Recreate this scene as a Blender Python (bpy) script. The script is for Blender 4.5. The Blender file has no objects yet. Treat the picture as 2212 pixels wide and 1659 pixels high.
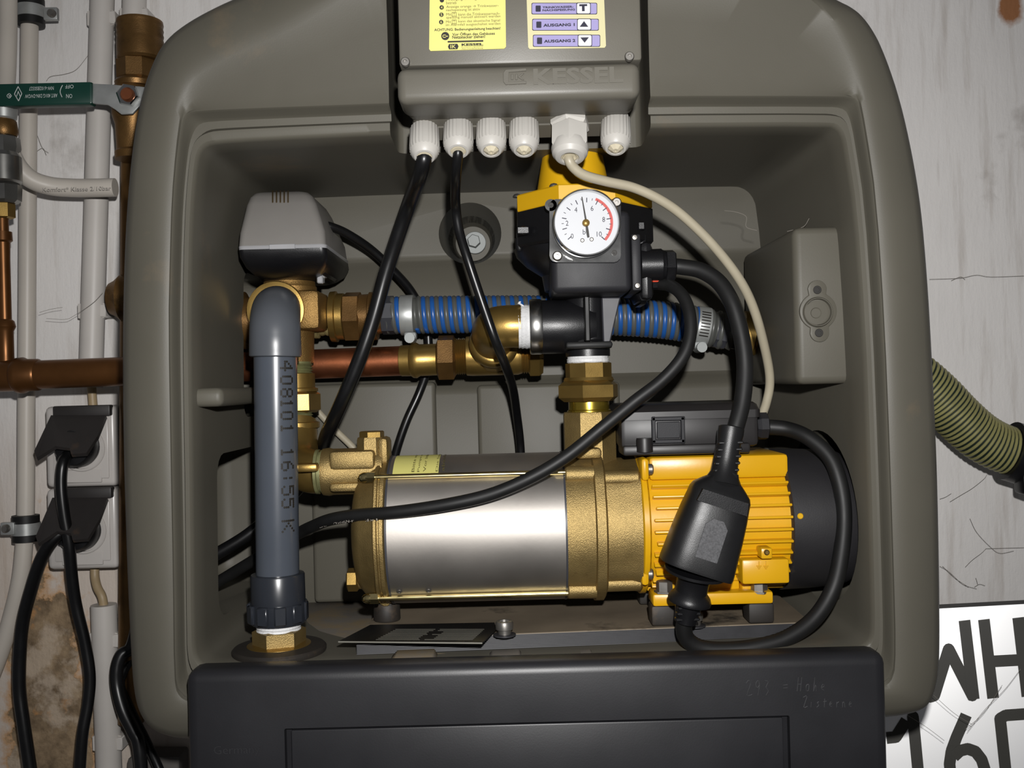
import bpy, bmesh, math, random
from mathutils import Vector, Matrix
random.seed(4)
# ------------------------------------------------------------------ camera, world, flash, exposure
F = 2171.0; CX = 1106.0; CY = 829.5; ROLL = math.radians(1.5); ZC = 1.25
sc = bpy.context.scene
COL = sc.collection
cam_d = bpy.data.cameras.new('camera'); cam = bpy.data.objects.new('camera', cam_d); COL.objects.link(cam)
cam_d.sensor_width = 36.0; cam_d.lens = 36.0 * F / 2212.0; cam_d.clip_start = 0.01
_c, _s = math.cos(ROLL), math.sin(ROLL)
cam.matrix_world = Matrix(((_c, _s, 0, 0), (0, 0, -1, 0), (-_s, _c, 0, ZC), (0, 0, 0, 1)))
sc.camera = cam
sc.view_settings.view_transform = 'Standard'; sc.view_settings.look = 'None'
sc.view_settings.gamma = 1.0; sc.view_settings.use_curve_mapping = False
sc.view_settings.exposure = 0.0
wd = bpy.data.worlds.new('cellar_dark'); sc.world = wd; wd.use_nodes = True
wd.node_tree.nodes['Background'].inputs[0].default_value = (0.95, 0.95, 1.0, 1)
wd.node_tree.nodes['Background'].inputs[1].default_value = 0.085
fl_d = bpy.data.lights.new('camera_flash', 'SPOT'); fl = bpy.data.objects.new('camera_flash', fl_d); COL.objects.link(fl)
fl_d.energy = 32.0; fl_d.spot_size = math.radians(98); fl_d.spot_blend = 1.0; fl_d.shadow_soft_size = 0.009; fl_d.color = (1.0, 0.985, 0.97)
fl.location = (0.024, 0.0, ZC + 0.070); fl.rotation_euler = (math.radians(88), 0, 0)
sc.cycles.caustics_reflective = False; sc.cycles.caustics_refractive = False

# ------------------------------------------------------------------ helpers
def W(px, py, Y):
    a = (px - CX) / F; b = (CY - py) / F
    return Vector(((a * _c + b * _s) * Y, Y, (-a * _s + b * _c) * Y + ZC))
def L(n, Y): return n * Y / F
AX = Vector((1, 0, 0)); AY = Vector((0, 1, 0)); AZ = Vector((0, 0, 1))
def lin(c):
    if isinstance(c, str):
        c = tuple(int(c[i:i + 2], 16) / 255 for i in (0, 2, 4))
        return tuple(x / 12.92 if x <= .04045 else ((x + .055) / 1.055) ** 2.4 for x in c)
    return c
ROOT = {}
class MB:
    def __init__(s): s.v = []; s.f = []
    def add(s, vs, fs):
        o = len(s.v); s.v += [Vector(v) for v in vs]; s.f += [tuple(i + o for i in f) for f in fs]; return s
    def bm(s, b, M=None):
        b.verts.ensure_lookup_table(); b.verts.index_update()
        vs = [(M @ v.co) if M else v.co.copy() for v in b.verts]
        s.add(vs, [tuple(v.index for v in f.verts) for f in b.faces]); b.free(); return s
    def loft(s, rings, cap0=True, cap1=True, closed=True):
        n = len(rings[0]); vs = [p for r in rings for p in r]; fs = []
        for i in range(len(rings) - 1):
            for j in range(n if closed else n - 1):
                k = (j + 1) % n
                fs.append((i * n + j, i * n + k, (i + 1) * n + k, (i + 1) * n + j))
        if cap0: fs.append(tuple(range(n - 1, -1, -1)))
        if cap1: fs.append(tuple((len(rings) - 1) * n + j for j in range(n)))
        return s.add(vs, fs)
    def lathe(s, o, ax, prof, n=32, phase=0.0, rib=0.0, nrib=0, squash=1.0, cap=True):
        o = Vector(o); ax = Vector(ax).normalized()
        u = ax.cross(AZ) if abs(ax.z) < .9 else ax.cross(AX)
        u.normalize(); w = ax.cross(u); rings = []
        for t, r in prof:
            r = max(r, 1e-5); ring = []
            for j in range(n):
                a = phase + 2 * math.pi * j / n
                rr = r * (1 + rib * math.cos(nrib * a)) if nrib else r
                ring.append(o + ax * t + u * (rr * math.cos(a)) + w * (rr * squash * math.sin(a)))
            rings.append(ring)
        return s.loft(rings, cap, cap)
    def lx(s, px, py, Y, prof, n=40, **k):      # axis along world X; prof (pixel x, pixel radius)
        q = Y / F; return s.lathe(W(px, py, Y), AX, [((t - px) * q, r * q) for t, r in prof], n, **k)
    def lz(s, px, py, Y, prof, n=40, **k):      # axis downwards; prof (pixel y, pixel radius)
        q = Y / F; return s.lathe(W(px, py, Y), -AZ, [((t - py) * q, r * q) for t, r in prof], n, **k)
    def ly(s, px, py, Y, prof, n=40, **k):      # axis along depth; prof (Y, pixel radius at Y)
        q = Y / F; return s.lathe(W(px, py, Y), AY, [(t - Y, r * q) for t, r in prof], n, **k)
    def seg(s, p0, p1, prof, n=32, **k):        # prof (fraction, radius in m)
        p0 = Vector(p0); p1 = Vector(p1); d = p1 - p0
        return s.lathe(p0, d, [(t * d.length, r) for t, r in prof], n, **k)
    def tube(s, pts, r, n=14, sub=8, rfun=None, cap=True):
        P = spline(pts, sub); rings = []; T = None; u = None
        for i, p in enumerate(P):
            t = (P[min(i + 1, len(P) - 1)] - P[max(i - 1, 0)]).normalized()
            if u is None:
                u = t.cross(AY) if abs(t.y) < .9 else t.cross(AX)
            u = (u - t * u.dot(t)).normalized(); w = t.cross(u)
            rr = rfun(i / (len(P) - 1)) if rfun else r
            rings.append([p + u * (rr * math.cos(2 * math.pi * j / n)) + w * (rr * math.sin(2 * math.pi * j / n)) for j in range(n)])
        return s.loft(rings, cap, cap)
    def rb(s, c, size, bev=.002, seg=2, M=None):
        b = bmesh.new(); bmesh.ops.create_cube(b, size=1.0)
        bmesh.ops.scale(b, vec=Vector(size), verts=b.verts)
        if bev > 0: bmesh.ops.bevel(b, geom=list(b.edges), offset=bev, segments=seg, profile=.5, affect='EDGES')
        m = Matrix.Translation(Vector(c)) @ (M.to_4x4() if M else Matrix())
        return s.bm(b, m)
    def pbox(s, x0, y0, x1, y1, Y0, Y1, bev=.002, seg=2, Yref=None):   # pixel rectangle at depth Yref (front), from depth Y0 to Y1
        Yr = Yref or Y0; c = W((x0 + x1) / 2, (y0 + y1) / 2, Yr); q = Yr / F
        return s.rb((c.x, (Y0 + Y1) / 2, c.z), (abs(x1 - x0) * q, abs(Y1 - Y0), abs(y1 - y0) * q), bev, seg)
    def prism(s, pts, Y0, Y1, bev=0, seg=2, Yref=None):   # outline in pixels at Yref, extruded straight back
        Yr = Yref or Y0; P = [W(x, y, Yr) for x, y in pts]
        b = bmesh.new(); vs = [b.verts.new((p.x, Y0, p.z)) for p in P]
        f = b.faces.new(vs); r = bmesh.ops.extrude_face_region(b, geom=[f])
        for v in r['geom']:
            if isinstance(v, bmesh.types.BMVert): v.co.y = Y1
        bmesh.ops.recalc_face_normals(b, faces=b.faces)
        if bev > 0: bmesh.ops.bevel(b, geom=list(b.edges), offset=bev, segments=seg, profile=.5, affect='EDGES')
        return s.bm(b)
    def text(s, body, x0, y0, x1, y1, Y, rot=0, flat=True, ext=0.0, bold=0.0):   # fitted to a pixel rectangle on a plane facing the viewer
        cu = bpy.data.curves.new('t', 'FONT'); cu.body = body; cu.size = 1.0; cu.resolution_u = 2
        if ext: cu.extrude = .5
        if bold: cu.offset = bold
        o = bpy.data.objects.new('t', cu); COL.objects.link(o)
        dg = bpy.context.evaluated_depsgraph_get(); me = o.evaluated_get(dg).to_mesh()
        vs = [v.co.copy() for v in me.vertices]; fs = [tuple(p.vertices) for p in me.polygons]
        o.evaluated_get(dg).to_mesh_clear(); bpy.data.objects.remove(o); bpy.data.curves.remove(cu)
        if not vs: return s
        ax0 = min(v.x for v in vs); ax1 = max(v.x for v in vs); ay0 = min(v.y for v in vs); ay1 = max(v.y for v in vs)
        q = Y / F; c = W((x0 + x1) / 2, (y0 + y1) / 2, Y); w = abs(x1 - x0) * q; h = abs(y1 - y0) * q
        if rot in (90, -90): w, h = h, w
        a = math.radians(rot); xd = AX * math.cos(a) + AZ * math.sin(a); ud = -AX * math.sin(a) + AZ * math.cos(a)
        out = [c + xd * (((v.x - ax0) / (ax1 - ax0) - .5) * w) + ud * (((v.y - ay0) / (ay1 - ay0) - .5) * h) - AY * (v.z * 2 * ext if ext else 0) for v in vs]
        return s.add(out, fs)
    def build(s, name, mat, parent=None, smooth=True, angle=38, kind=None, label=None, cat=None, group=None, wn=False):
        me = bpy.data.meshes.new(name)
        if parent is None:
            xs = [v.x for v in s.v]; ys = [v.y for v in s.v]; zs = [v.z for v in s.v]
            org = Vector(((min(xs) + max(xs)) / 2, (min(ys) + max(ys)) / 2, min(zs)))
        else: org = ROOT[parent.name]
        me.from_pydata([v - org for v in s.v], [], s.f)
        b = bmesh.new(); b.from_mesh(me); bmesh.ops.recalc_face_normals(b, faces=b.faces); b.to_mesh(me); b.free()
        if smooth:
            for p in me.polygons: p.use_smooth = True
            me.set_sharp_from_angle(angle=math.radians(angle))
        if mat: me.materials.append(mat)
        o = bpy.data.objects.new(name, me); COL.objects.link(o); ROOT[o.name] = org
        if parent is None: o.location = org
        else: o.parent = parent
        if kind: o['kind'] = kind
        if label: o['label'] = label
        if cat: o['category'] = cat
        if group: o['group'] = group
        return o
def spline(pts, sub):
    pts = [Vector(p) for p in pts]
    if len(pts) < 3 or sub <= 1: return pts
    out = []
    for i in range(len(pts) - 1):
        p0 = pts[i - 1] if i else pts[0] * 2 - pts[1]; p1 = pts[i]; p2 = pts[i + 1]
        p3 = pts[i + 2] if i + 2 < len(pts) else pts[-1] * 2 - pts[-2]
        for k in range(sub):
            t = k / sub
            out.append(.5 * ((2 * p1) + (-p0 + p2) * t + (2 * p0 - 5 * p1 + 4 * p2 - p3) * t * t + (-p0 + 3 * p1 - 3 * p2 + p3) * t ** 3))
    out.append(pts[-1]); return out
def WP(l): return [W(*p) for p in l]
def thing(name, loc, label, cat, group=None):
    o = bpy.data.objects.new(name, None); COL.objects.link(o); o.empty_display_size = .02
    o.location = loc; ROOT[o.name] = Vector(loc); o['label'] = label; o['category'] = cat
    if group: o['group'] = group
    return o
def boolean(o, cutters, op='DIFFERENCE'):
    for c in cutters:
        m = o.modifiers.new('b', 'BOOLEAN'); m.operation = op; m.object = c
        try: m.solver = 'MANIFOLD'
        except Exception: m.solver = 'EXACT'
    dg = bpy.context.evaluated_depsgraph_get(); me = bpy.data.meshes.new_from_object(o.evaluated_get(dg))
    o.modifiers.clear(); old = o.data; o.data = me; bpy.data.meshes.remove(old); me.name = o.name
    for p in me.polygons: p.use_smooth = True
    me.set_sharp_from_angle(angle=math.radians(38))
def drop(*os):
    for o in os: bpy.data.objects.remove(o)
def rrect(cx, cy, hx, hy, r, z, n=5):
    out = []
    for qx, qy, a0 in ((1, 1, 0), (-1, 1, 90), (-1, -1, 180), (1, -1, 270)):
        for k in range(n + 1):
            a = math.radians(a0 + 90 * k / n)
            out.append(Vector((cx + qx * (hx - r) + r * math.cos(a), cy + qy * (hy - r) + r * math.sin(a), z)))
    return out

# ------------------------------------------------------------------ materials
MATS = {}
def mat(name, col, rough=.5, metal=0., var=.12, vs=35., bump=0., bs=400., spec=.5, aniso=0., spots=None, coat=0.):
    if name in MATS: return MATS[name]
    m = bpy.data.materials.new(name); m.use_nodes = True; nt = m.node_tree; N = nt.nodes; K = nt.links
    b = N['Principled BSDF']; col = lin(col)
    tc = N.new('ShaderNodeTexCoord'); no = N.new('ShaderNodeTexNoise'); no.inputs['Scale'].default_value = vs
    no.inputs['Detail'].default_value = 6; K.new(tc.outputs['Object'], no.inputs['Vector'])
    cr = N.new('ShaderNodeValToRGB'); cr.color_ramp.elements[0].position = .3; cr.color_ramp.elements[1].position = .7
    cr.color_ramp.elements[0].color = tuple(x * (1 - var) for x in col) + (1,)
    cr.color_ramp.elements[1].color = tuple(min(1, x * (1 + var)) for x in col) + (1,)
    K.new(no.outputs['Fac'], cr.inputs['Fac']); out = cr.outputs['Color']
    for c2, s2, th in ([spots] if isinstance(spots, tuple) else spots or []):   # (colour, scale, threshold): dirt, dust or wear with a shape of its own
        n2 = N.new('ShaderNodeTexNoise'); n2.inputs['Scale'].default_value = s2
        n2.inputs['Detail'].default_value = 9; n2.inputs['Roughness'].default_value = .65
        K.new(tc.outputs['Object'], n2.inputs['Vector'])
        r2 = N.new('ShaderNodeValToRGB'); r2.color_ramp.elements[0].position = th; r2.color_ramp.elements[1].position = min(1, th + .12)
        K.new(n2.outputs['Fac'], r2.inputs['Fac']); mx = N.new('ShaderNodeMix'); mx.data_type = 'RGBA'
        K.new(r2.outputs['Color'], mx.inputs['Factor']); K.new(out, mx.inputs['A']); mx.inputs['B'].default_value = lin(c2) + (1,)
        out = mx.outputs['Result']
    K.new(out, b.inputs['Base Color'])
    b.inputs['Metallic'].default_value = metal; b.inputs['Specular IOR Level'].default_value = spec
    rr = N.new('ShaderNodeMapRange'); rr.inputs['To Min'].default_value = max(0, rough - .07); rr.inputs['To Max'].default_value = min(1, rough + .07)
    K.new(no.outputs['Fac'], rr.inputs['Value']); K.new(rr.outputs['Result'], b.inputs['Roughness'])
    if aniso: b.inputs['Anisotropic'].default_value = aniso
    if coat: b.inputs['Coat Weight'].default_value = coat; b.inputs['Coat Roughness'].default_value = .2
    if bump > 0:
        n3 = N.new('ShaderNodeTexNoise'); n3.inputs['Scale'].default_value = bs; n3.inputs['Detail'].default_value = 3
        K.new(tc.outputs['Object'], n3.inputs['Vector']); bp = N.new('ShaderNodeBump'); bp.inputs['Strength'].default_value = bump
        bp.inputs['Distance'].default_value = .001; K.new(n3.outputs['Fac'], bp.inputs['Height']); K.new(bp.outputs['Normal'], b.inputs['Normal'])
    MATS[name] = m; return m
TANK = mat('tank_grey_plastic', '57544b', .48, var=.07, vs=9, bump=.03, bs=900, spots=[('655b4c', 7, .62), ('7d786f', 45, .74)], spec=.28)
TANKS = mat('dusty_shelf_plastic', '78726a', .6, var=.15, vs=12, bump=.1, bs=500, spots=[('87785f', 14, .5), ('3c362e', 18, .66), ('9a9284', 120, .72)], spec=.3)
BLACKC = mat('black_cover_plastic', '1e1e21', .42, var=.14, vs=14, bump=.03, bs=900, spec=.55, spots=('212124', 9, .6))
BOXG = mat('control_box_grey', '5d5a52', .4, var=.04, vs=20, bump=.04, bs=1500, spec=.32)
WHITEP = mat('white_gland_plastic', 'b3b0aa', .42, var=.05, spec=.45)
CREAM = mat('cream_seal_rubber', 'bdb49c', .6, var=.06)
YELST = mat('yellow_label_print', 'cfc975', .5, var=.03, spec=.3)
CREST = mat('cream_keypad_foil', 'c2bc93', .45, var=.03, spec=.3)
LILAC = mat('lilac_keypad_field', '918ab4', .45, var=.03, spec=.3)
WBTN = mat('white_key_print', 'c9c9c9', .45, var=.02)
INK = mat('dark_print_ink', '1a1712', .6, var=.05)
INKB = mat('dark_blue_print_ink', '14132a', .6, var=.05)
INKS = mat('small_brown_print_ink', '57502a', .6, var=.05)
STEEL = mat('stainless_steel', 'a8a39d', .52, 1.0, var=.10, vs=14, bump=.02, bs=300, spots=[('968c7e', 9, .58), ('c2beb8', 16, .64)])
CHROME = mat('chrome', 'c8c8c6', .09, 1.0, var=.05)
SATIN = mat('satin_chrome', 'bdbcb8', .27, 1.0, var=.06)
ZINC = mat('zinc_plated_steel', '85827d', .42, .85, var=.15, vs=90)
GALV = mat('galvanised_steel', '8c8f8e', .6, .5, var=.12, vs=120)
DULLS = mat('dull_lever_steel', 'a8aaa8', .42, .55, var=.15, vs=60)
GZINC = mat('yellow_zinc_rod', 'd8c68e', .22, 1.0, var=.12, vs=60)
CASTB = mat('cast_brass', '968052', .45, .8, var=.14, vs=50, bump=.4, bs=1500, spots=('6e5632', 22, .6))
BRASS = mat('machined_brass', '9a7e45', .36, .85, var=.12, vs=40, bump=.04, bs=900, spots=('6a4e26', 26, .62))
BRASSD = mat('dull_brown_brass', '745630', .42, .72, var=.25, vs=40, bump=.15, bs=900, spots=('4e3a1e', 22, .58))
BRONZE = mat('bronze_valve_body', '886a3c', .46, .78, var=.15, vs=45, bump=.4, bs=1500, spots=('6c4c24', 24, .6))
COPPER = mat('copper_pipe', 'b06c4a', .38, .95, var=.18, vs=30, bump=.04, bs=600, spots=('6e4020', 16, .58))
COPPERD = mat('brown_aged_copper', '6c4624', .36, .7, var=.2, vs=30, spots=('4a2c14', 14, .6))
VERDI = mat('verdigris_thread', '84835a', .55, .5, var=.3, vs=90)
HEMP = mat('hemp_wrapped_thread', '84764a', .7, .2, var=.3, vs=120, bump=.6, bs=1500)
PTFE = mat('white_thread_tape', 'd6d6d6', .5, var=.06, vs=90, bump=.5, bs=500)
BLUE = mat('blue_hose_spiral', '1d4f92', .35, var=.08)
HGREY = mat('grey_hose_wall', '4f504d', .38, var=.08)
CUFF = mat('dark_grey_hose_tail', '34353a', .45, var=.1)
BLK = mat('black_cable_rubber', '0f0f10', .33, var=.12, vs=60, spec=.45)
BLKR = mat('matt_black_cable_rubber', '151515', .52, var=.12, vs=60, spec=.35)
BLKP = mat('black_moulded_plastic', '121214', .35, var=.1, vs=50, bump=.1, bs=1500, spec=.45)
BLKS = mat('black_sparkle_plastic', '161617', .36, var=.12, vs=60, bump=.12, bs=2500, spec=.5)
DGREY = mat('dark_grey_plastic', '212124', .5, var=.1, vs=40, bump=.04, bs=1200, spec=.25)
TERM = mat('terminal_box_plastic', '1e1c1c', .45, var=.15, vs=22, spots=('332b24', 18, .56))
FANC = mat('fan_cover_black', '222123', .5, var=.12, vs=20, bump=.06, bs=900, spots=('4a4238', 9, .62))
YEL = mat('yellow_motor_paint', 'cf9c0e', .34, var=.05, vs=20, bump=.03, bs=300, spots=[('8a6a1c', 24, .67), ('4a3c1c', 14, .72)], spec=.5)
YELC = mat('yellow_controller_plastic', 'd0a014', .38, var=.03, spec=.4)
PVC = mat('grey_pvc_pipe', '454a52', .25, var=.06, vs=16, spec=.6)
PVCE = mat('grey_pvc_elbow', '4b4e53', .32, var=.1, vs=14, spots=('6a5c4a', 26, .66))
PVCD = mat('dark_pvc_socket', '26292f', .28, var=.08, spec=.5)
RUBB = mat('dusty_black_rubber', '231f1b', .6, var=.2, vs=30, spots=('4a3c2c', 20, .6))
MATR = mat('ribbed_rubber_mat', '2b2b2e', .45, var=.2, vs=60, spec=.5)
MATT = mat('dusty_mat_top', '766a59', .6, var=.25, vs=14, spots=('2a2620', 14, .58))
ACTG = mat('actuator_grey_cover', '7a7773', .5, var=.03, bump=.06, bs=1500, spec=.35)
SILV = mat('silver_edge_plastic', '98989a', .3, var=.05)
WPIPE = mat('white_conduit_plastic', 'c2bdb7', .45, var=.06, vs=16, spots=('9c8f7e', 12, .68), spec=.4)
WPIPE2 = mat('cream_hose_plastic', 'c0b9af', .42, var=.06, vs=16, spots=('96887a', 12, .7), spec=.4)
WCAB = mat('white_cable_sheath', 'a09884', .42, var=.08, vs=30, spots=('8a7a60', 30, .64))
BEIGE = mat('beige_cable_sheath', 'a08c6c', .5, var=.1)
SOCK = mat('white_socket_plastic', 'beb9b4', .3, var=.04, spec=.5)
LID = mat('dark_socket_lid', '2b2827', .5, var=.15, vs=30, spots=('43362c', 24, .58))
GREENS = mat('dark_green_sleeve', '0f3a30', .35, var=.06)
WINK = mat('white_print', 'c4c8c6', .5, var=.03)
GINK = mat('grey_print', '8a847c', .6, var=.05)
OLIVE = mat('olive_hose_rib', '8c8858', .42, var=.12, vs=60)
DGREEN = mat('dark_green_hose_wall', '18241e', .5, var=.1)
PLETT = mat('plate_letter_black', '2e2c24', .5, var=.1)
REDP = mat('red_paint', 'b83a30', .5, var=.05)
REDO = mat('orange_red_plastic', 'c83a14', .4, var=.05)
DIAL = mat('white_dial', 'c2c4c8', .5, var=.01)
WEB = mat('dusty_cobweb', '8a847c', .9, var=.2)
CARDB = mat('black_card', '141414', .4, var=.15, vs=40, spots=('4c4438', 20, .64))
CARDL = mat('card_print_grey', '77756c', .5, var=.1)
GHOST = mat('faint_scratch_grey', '3c3c3e', .6, var=.3, vs=200)
def glass_mat():
    m = bpy.data.materials.new('gauge_glass'); m.use_nodes = True; nt = m.node_tree; N = nt.nodes; N.clear()
    o = N.new('ShaderNodeOutputMaterial'); t = N.new('ShaderNodeBsdfTransparent'); g = N.new('ShaderNodeBsdfGlossy'); g.inputs['Roughness'].default_value = .05
    fr = N.new('ShaderNodeFresnel'); fr.inputs['IOR'].default_value = 1.4; mx = N.new('ShaderNodeMixShader')
    nt.links.new(fr.outputs[0], mx.inputs[0]); nt.links.new(t.outputs[0], mx.inputs[1]); nt.links.new(g.outputs[0], mx.inputs[2]); nt.links.new(mx.outputs[0], o.inputs[0])
    return m
GLASS = glass_mat()
def retro_mat():
    m = bpy.data.materials.new('reflective_plate_sheeting'); m.use_nodes = True; b = m.node_tree.nodes['Principled BSDF']
    b.inputs['Base Color'].default_value = (.95, .95, .95, 1); b.inputs['Metallic'].default_value = .9; b.inputs['Roughness'].default_value = .5
    return m
RETRO = retro_mat()
def wall_mat():
    m = bpy.data.materials.new('whitewashed_plaster'); m.use_nodes = True; nt = m.node_tree; N = nt.nodes; K = nt.links
    b = N['Principled BSDF']; b.inputs['Roughness'].default_value = .8; b.inputs['Specular IOR Level'].default_value = .2
    ge = N.new('ShaderNodeNewGeometry'); sp = N.new('ShaderNodeSeparateXYZ'); K.new(ge.outputs['Position'], sp.inputs[0])
    def noise(scale, detail=6, stretch=None, rough=.6):
        n = N.new('ShaderNodeTexNoise'); n.inputs['Scale'].default_value = scale; n.inputs['Detail'].default_value = detail; n.inputs['Roughness'].default_value = rough
        if stretch:
            mp = N.new('ShaderNodeMapping'); mp.inputs['Scale'].default_value = stretch; K.new(ge.outputs['Position'], mp.inputs[0]); K.new(mp.outputs[0], n.inputs['Vector'])
        else: K.new(ge.outputs['Position'], n.inputs['Vector'])
        return n.outputs['Fac']
    def math_(op, a, b_=None, c_=None):
        n = N.new('ShaderNodeMath'); n.operation = op
        for i, x in enumerate((a, b_, c_)):
            if x is None: continue
            if isinstance(x, (int, float)): n.inputs[i].default_value = x
            else: K.new(x, n.inputs[i])
        return n.outputs[0]
    def ramp(v, p0, p1):
        n = N.new('ShaderNodeMapRange'); n.inputs['From Min'].default_value = p0; n.inputs['From Max'].default_value = p1; K.new(v, n.inputs['Value']); return n.outputs['Result']
    def mix(f, a, c):
        n = N.new('ShaderNodeMix'); n.data_type = 'RGBA'
        K.new(f, n.inputs['Factor'])
        if isinstance(a, tuple): n.inputs['A'].default_value = a + (1,)
        else: K.new(a, n.inputs['A'])
        if isinstance(c, tuple): n.inputs['B'].default_value = c + (1,)
        else: K.new(c, n.inputs['B'])
        return n.outputs['Result']
    base = mix(ramp(noise(5), .3, .7), lin('d8d5d2'), lin('e3e0dd'))
    base = mix(ramp(noise(14, 8, (6, 1, .5)), .52, .8), base, lin('bbb4ad'))
    base = mix(math_('MULTIPLY', ramp(noise(9, 10), .62, .7), .5), base, lin('a09a93'))
    # yellowed damp plaster low on the left, then the flaked patch that shows brown render
    damp = math_('MULTIPLY', ramp(math_('SUBTRACT', ZC + .02, sp.outputs['Z']), 0, .18), ramp(math_('SUBTRACT', -.30, sp.outputs['X']), 0, .04))
    base = mix(math_('MULTIPLY', damp, .55), base, lin('b9a48e'))
    dx = math_('SUBTRACT', sp.outputs['X'], -.478); dz = math_('SUBTRACT', sp.outputs['Z'], ZC - .345)
    d = math_('SQRT', math_('ADD', math_('POWER', math_('DIVIDE', dx, .047), 2), math_('POWER', math_('DIVIDE', dz, .165), 2)))
    d = math_('ADD', d, math_('MULTIPLY', math_('SUBTRACT', noise(22, 9), .5), 1.7))
    rim = ramp(d, 1.16, .98); core = ramp(d, .99, .93)
    base = mix(rim, base, lin('c19a72'))
    brown = mix(ramp(noise(60, 8), .35, .65), lin('6d5c48'), lin('a08a6e')); brown = mix(ramp(noise(35, 4), .6, .7), brown, lin('b88858')); brown = mix(math_('MULTIPLY', ramp(noise(26, 8), .52, .62), .8), brown, lin('bfae9a'))
    base = mix(core, base, brown)
    dx = math_('SUBTRACT', sp.outputs['X'], .520); dz = math_('SUBTRACT', sp.outputs['Z'], ZC + .372)
    d2 = math_('ADD', math_('SQRT', math_('ADD', math_('POWER', dx, 2), math_('POWER', math_('MULTIPLY', dz, .6), 2))), math_('MULTIPLY', math_('SUBTRACT', noise(30, 5), .5), .02))
    base = mix(ramp(d2, .014, .009), base, lin('9a6a48'))
    K.new(base, b.inputs['Base Color'])
    h = math_('ADD', math_('MULTIPLY', noise(60, 6, (3, 1, .6)), .5), math_('MULTIPLY', noise(220, 4), .25))
    h = math_('SUBTRACT', h, math_('MULTIPLY', core, 1.2)); h = math_('ADD', h, math_('MULTIPLY', math_('MULTIPLY', core, noise(70, 6)), 1.5))
    bp = N.new('ShaderNodeBump'); bp.inputs['Strength'].default_value = .5; bp.inputs['Distance'].default_value = .003; K.new(h, bp.inputs['Height']); K.new(bp.outputs['Normal'], b.inputs['Normal'])
    return m

# ------------------------------------------------------------------ setting
YW = 1.022
mb = MB(); nx, nz = 90, 80; vs = []
from mathutils import noise as mno
for j in range(nz + 1):
    for i in range(nx + 1):
        x = -1.2 + 2.4 * i / nx; z = 2.3 * j / nz
        vs.append((x, YW + .004 + .0035 * mno.noise(Vector((x * 6, z * 6, .3))) + .0015 * mno.noise(Vector((x * 22, z * 22, 4))), z))
n1 = nx + 1
mb.add(vs, [(j * n1 + i, j * n1 + i + 1, (j + 1) * n1 + i + 1, (j + 1) * n1 + i) for j in range(nz) for i in range(nx)])
b0 = len(mb.v); mb.add([(-1.2, YW + .12, 0), (1.2, YW + .12, 0), (1.2, YW + .12, 2.3), (-1.2, YW + .12, 2.3)], [(0, 1, 2, 3)])
wo = mb.build('wall_back', wall_mat(), kind='structure'); wo['label'] = 'whitewashed cellar wall with brushed plaster and a flaked brown patch'
mb = MB(); mb.rb((0, .2, -.03), (2.4, 2.0, .06), .002)
fo = mb.build('floor', mat('concrete_floor', '6a655e', .8, var=.2, vs=8), kind='structure'); fo['label'] = 'grey concrete cellar floor under the pump station'

# ------------------------------------------------------------------ tank housing
def smooth_poly(pts, it=2):
    for _ in range(it):
        q = []
        for i in range(len(pts)):
            a, b = pts[i], pts[(i + 1) % len(pts)]
            q += [a * .75 + b * .25, a * .25 + b * .75]
        pts = q
    return pts
def outline(px, Y, it=2): return smooth_poly([Vector((W(x, y, Y).x, W(x, y, Y).z)) for x, y in px], it)
CT = Vector((.012, ZC - .01)); NA = 640
def ray_sample(poly):
    out = []
    for k in range(NA):
        a = 2 * math.pi * k / NA; d = Vector((math.cos(a), math.sin(a))); best = None
        for i in range(len(poly)):
            p = poly[i] - CT; q = poly[(i + 1) % len(poly)] - CT; e = q - p
            den = d.x * e.y - d.y * e.x
            if abs(den) < 1e-12: continue
            t = (p.x * e.y - p.y * e.x) / den; u = (p.x * d.y - p.y * d.x) / den
            if t > 0 and -1e-9 <= u <= 1 + 1e-9 and (best is None or t > best): best = t
        out.append(CT + d * best)
    return out
def inset(poly, d):   # offset towards the inside along local normals (outline is sampled counter-clockwise)
    n = len(poly); out = []
    for i in range(n):
        t = (poly[(i + 2) % n] - poly[i - 2]).normalized(); out.append(poly[i] + Vector((-t.y, t.x)) * d)
    return out
OUT = ray_sample(outline([(560, -20), (500, 0), (410, 46), (355, 90), (325, 148), (303, 218), (287, 310), (275, 430), (268, 560), (264, 750), (266, 950), (270, 1100),
    (275, 1250), (282, 1400), (288, 1490), (303, 1545), (340, 1585), (420, 1602), (1100, 1590), (1850, 1556), (1960, 1546), (2005, 1525), (2026, 1470), (2030, 1400), (2029, 1250), (2024, 1000),
    (2012, 750), (2003, 600), (1990, 450), (1970, 330), (1945, 220), (1915, 130), (1888, 70), (1850, 22), (1795, -4), (1700, -60), (1500, -110), (1100, -140), (800, -110), (640, -60)], .745))
OPEN = ray_sample(outline([(408, 500), (412, 420), (419, 350), (425, 325), (435, 312), (455, 304), (560, 297), (835, 284), (1100, 277), (1410, 268), (1795, 265), (1815, 272), (1826, 290), (1832, 320), (1852, 450), (1870, 700), (1882, 1000),
    (1889, 1250), (1891, 1350), (1888, 1385), (1870, 1402), (1840, 1408), (1100, 1434), (470, 1448), (435, 1444), (417, 1425), (412, 1380), (410, 1100), (405, 750), (405, 620)], .72, 1))
BEAD = ray_sample(outline([(370, 560), (374, 430), (384, 320), (394, 262), (402, 244), (420, 238), (560, 232), (835, 222), (1100, 213), (1410, 206), (1820, 206), (1846, 210), (1856, 224), (1868, 290), (1890, 430), (1908, 700), (1920, 1000),
    (1928, 1250), (1932, 1400), (1928, 1460), (1900, 1480), (1100, 1500), (430, 1515), (388, 1500), (379, 1460), (377, 1250), (372, 1000), (367, 700)], .72, 1))
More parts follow.
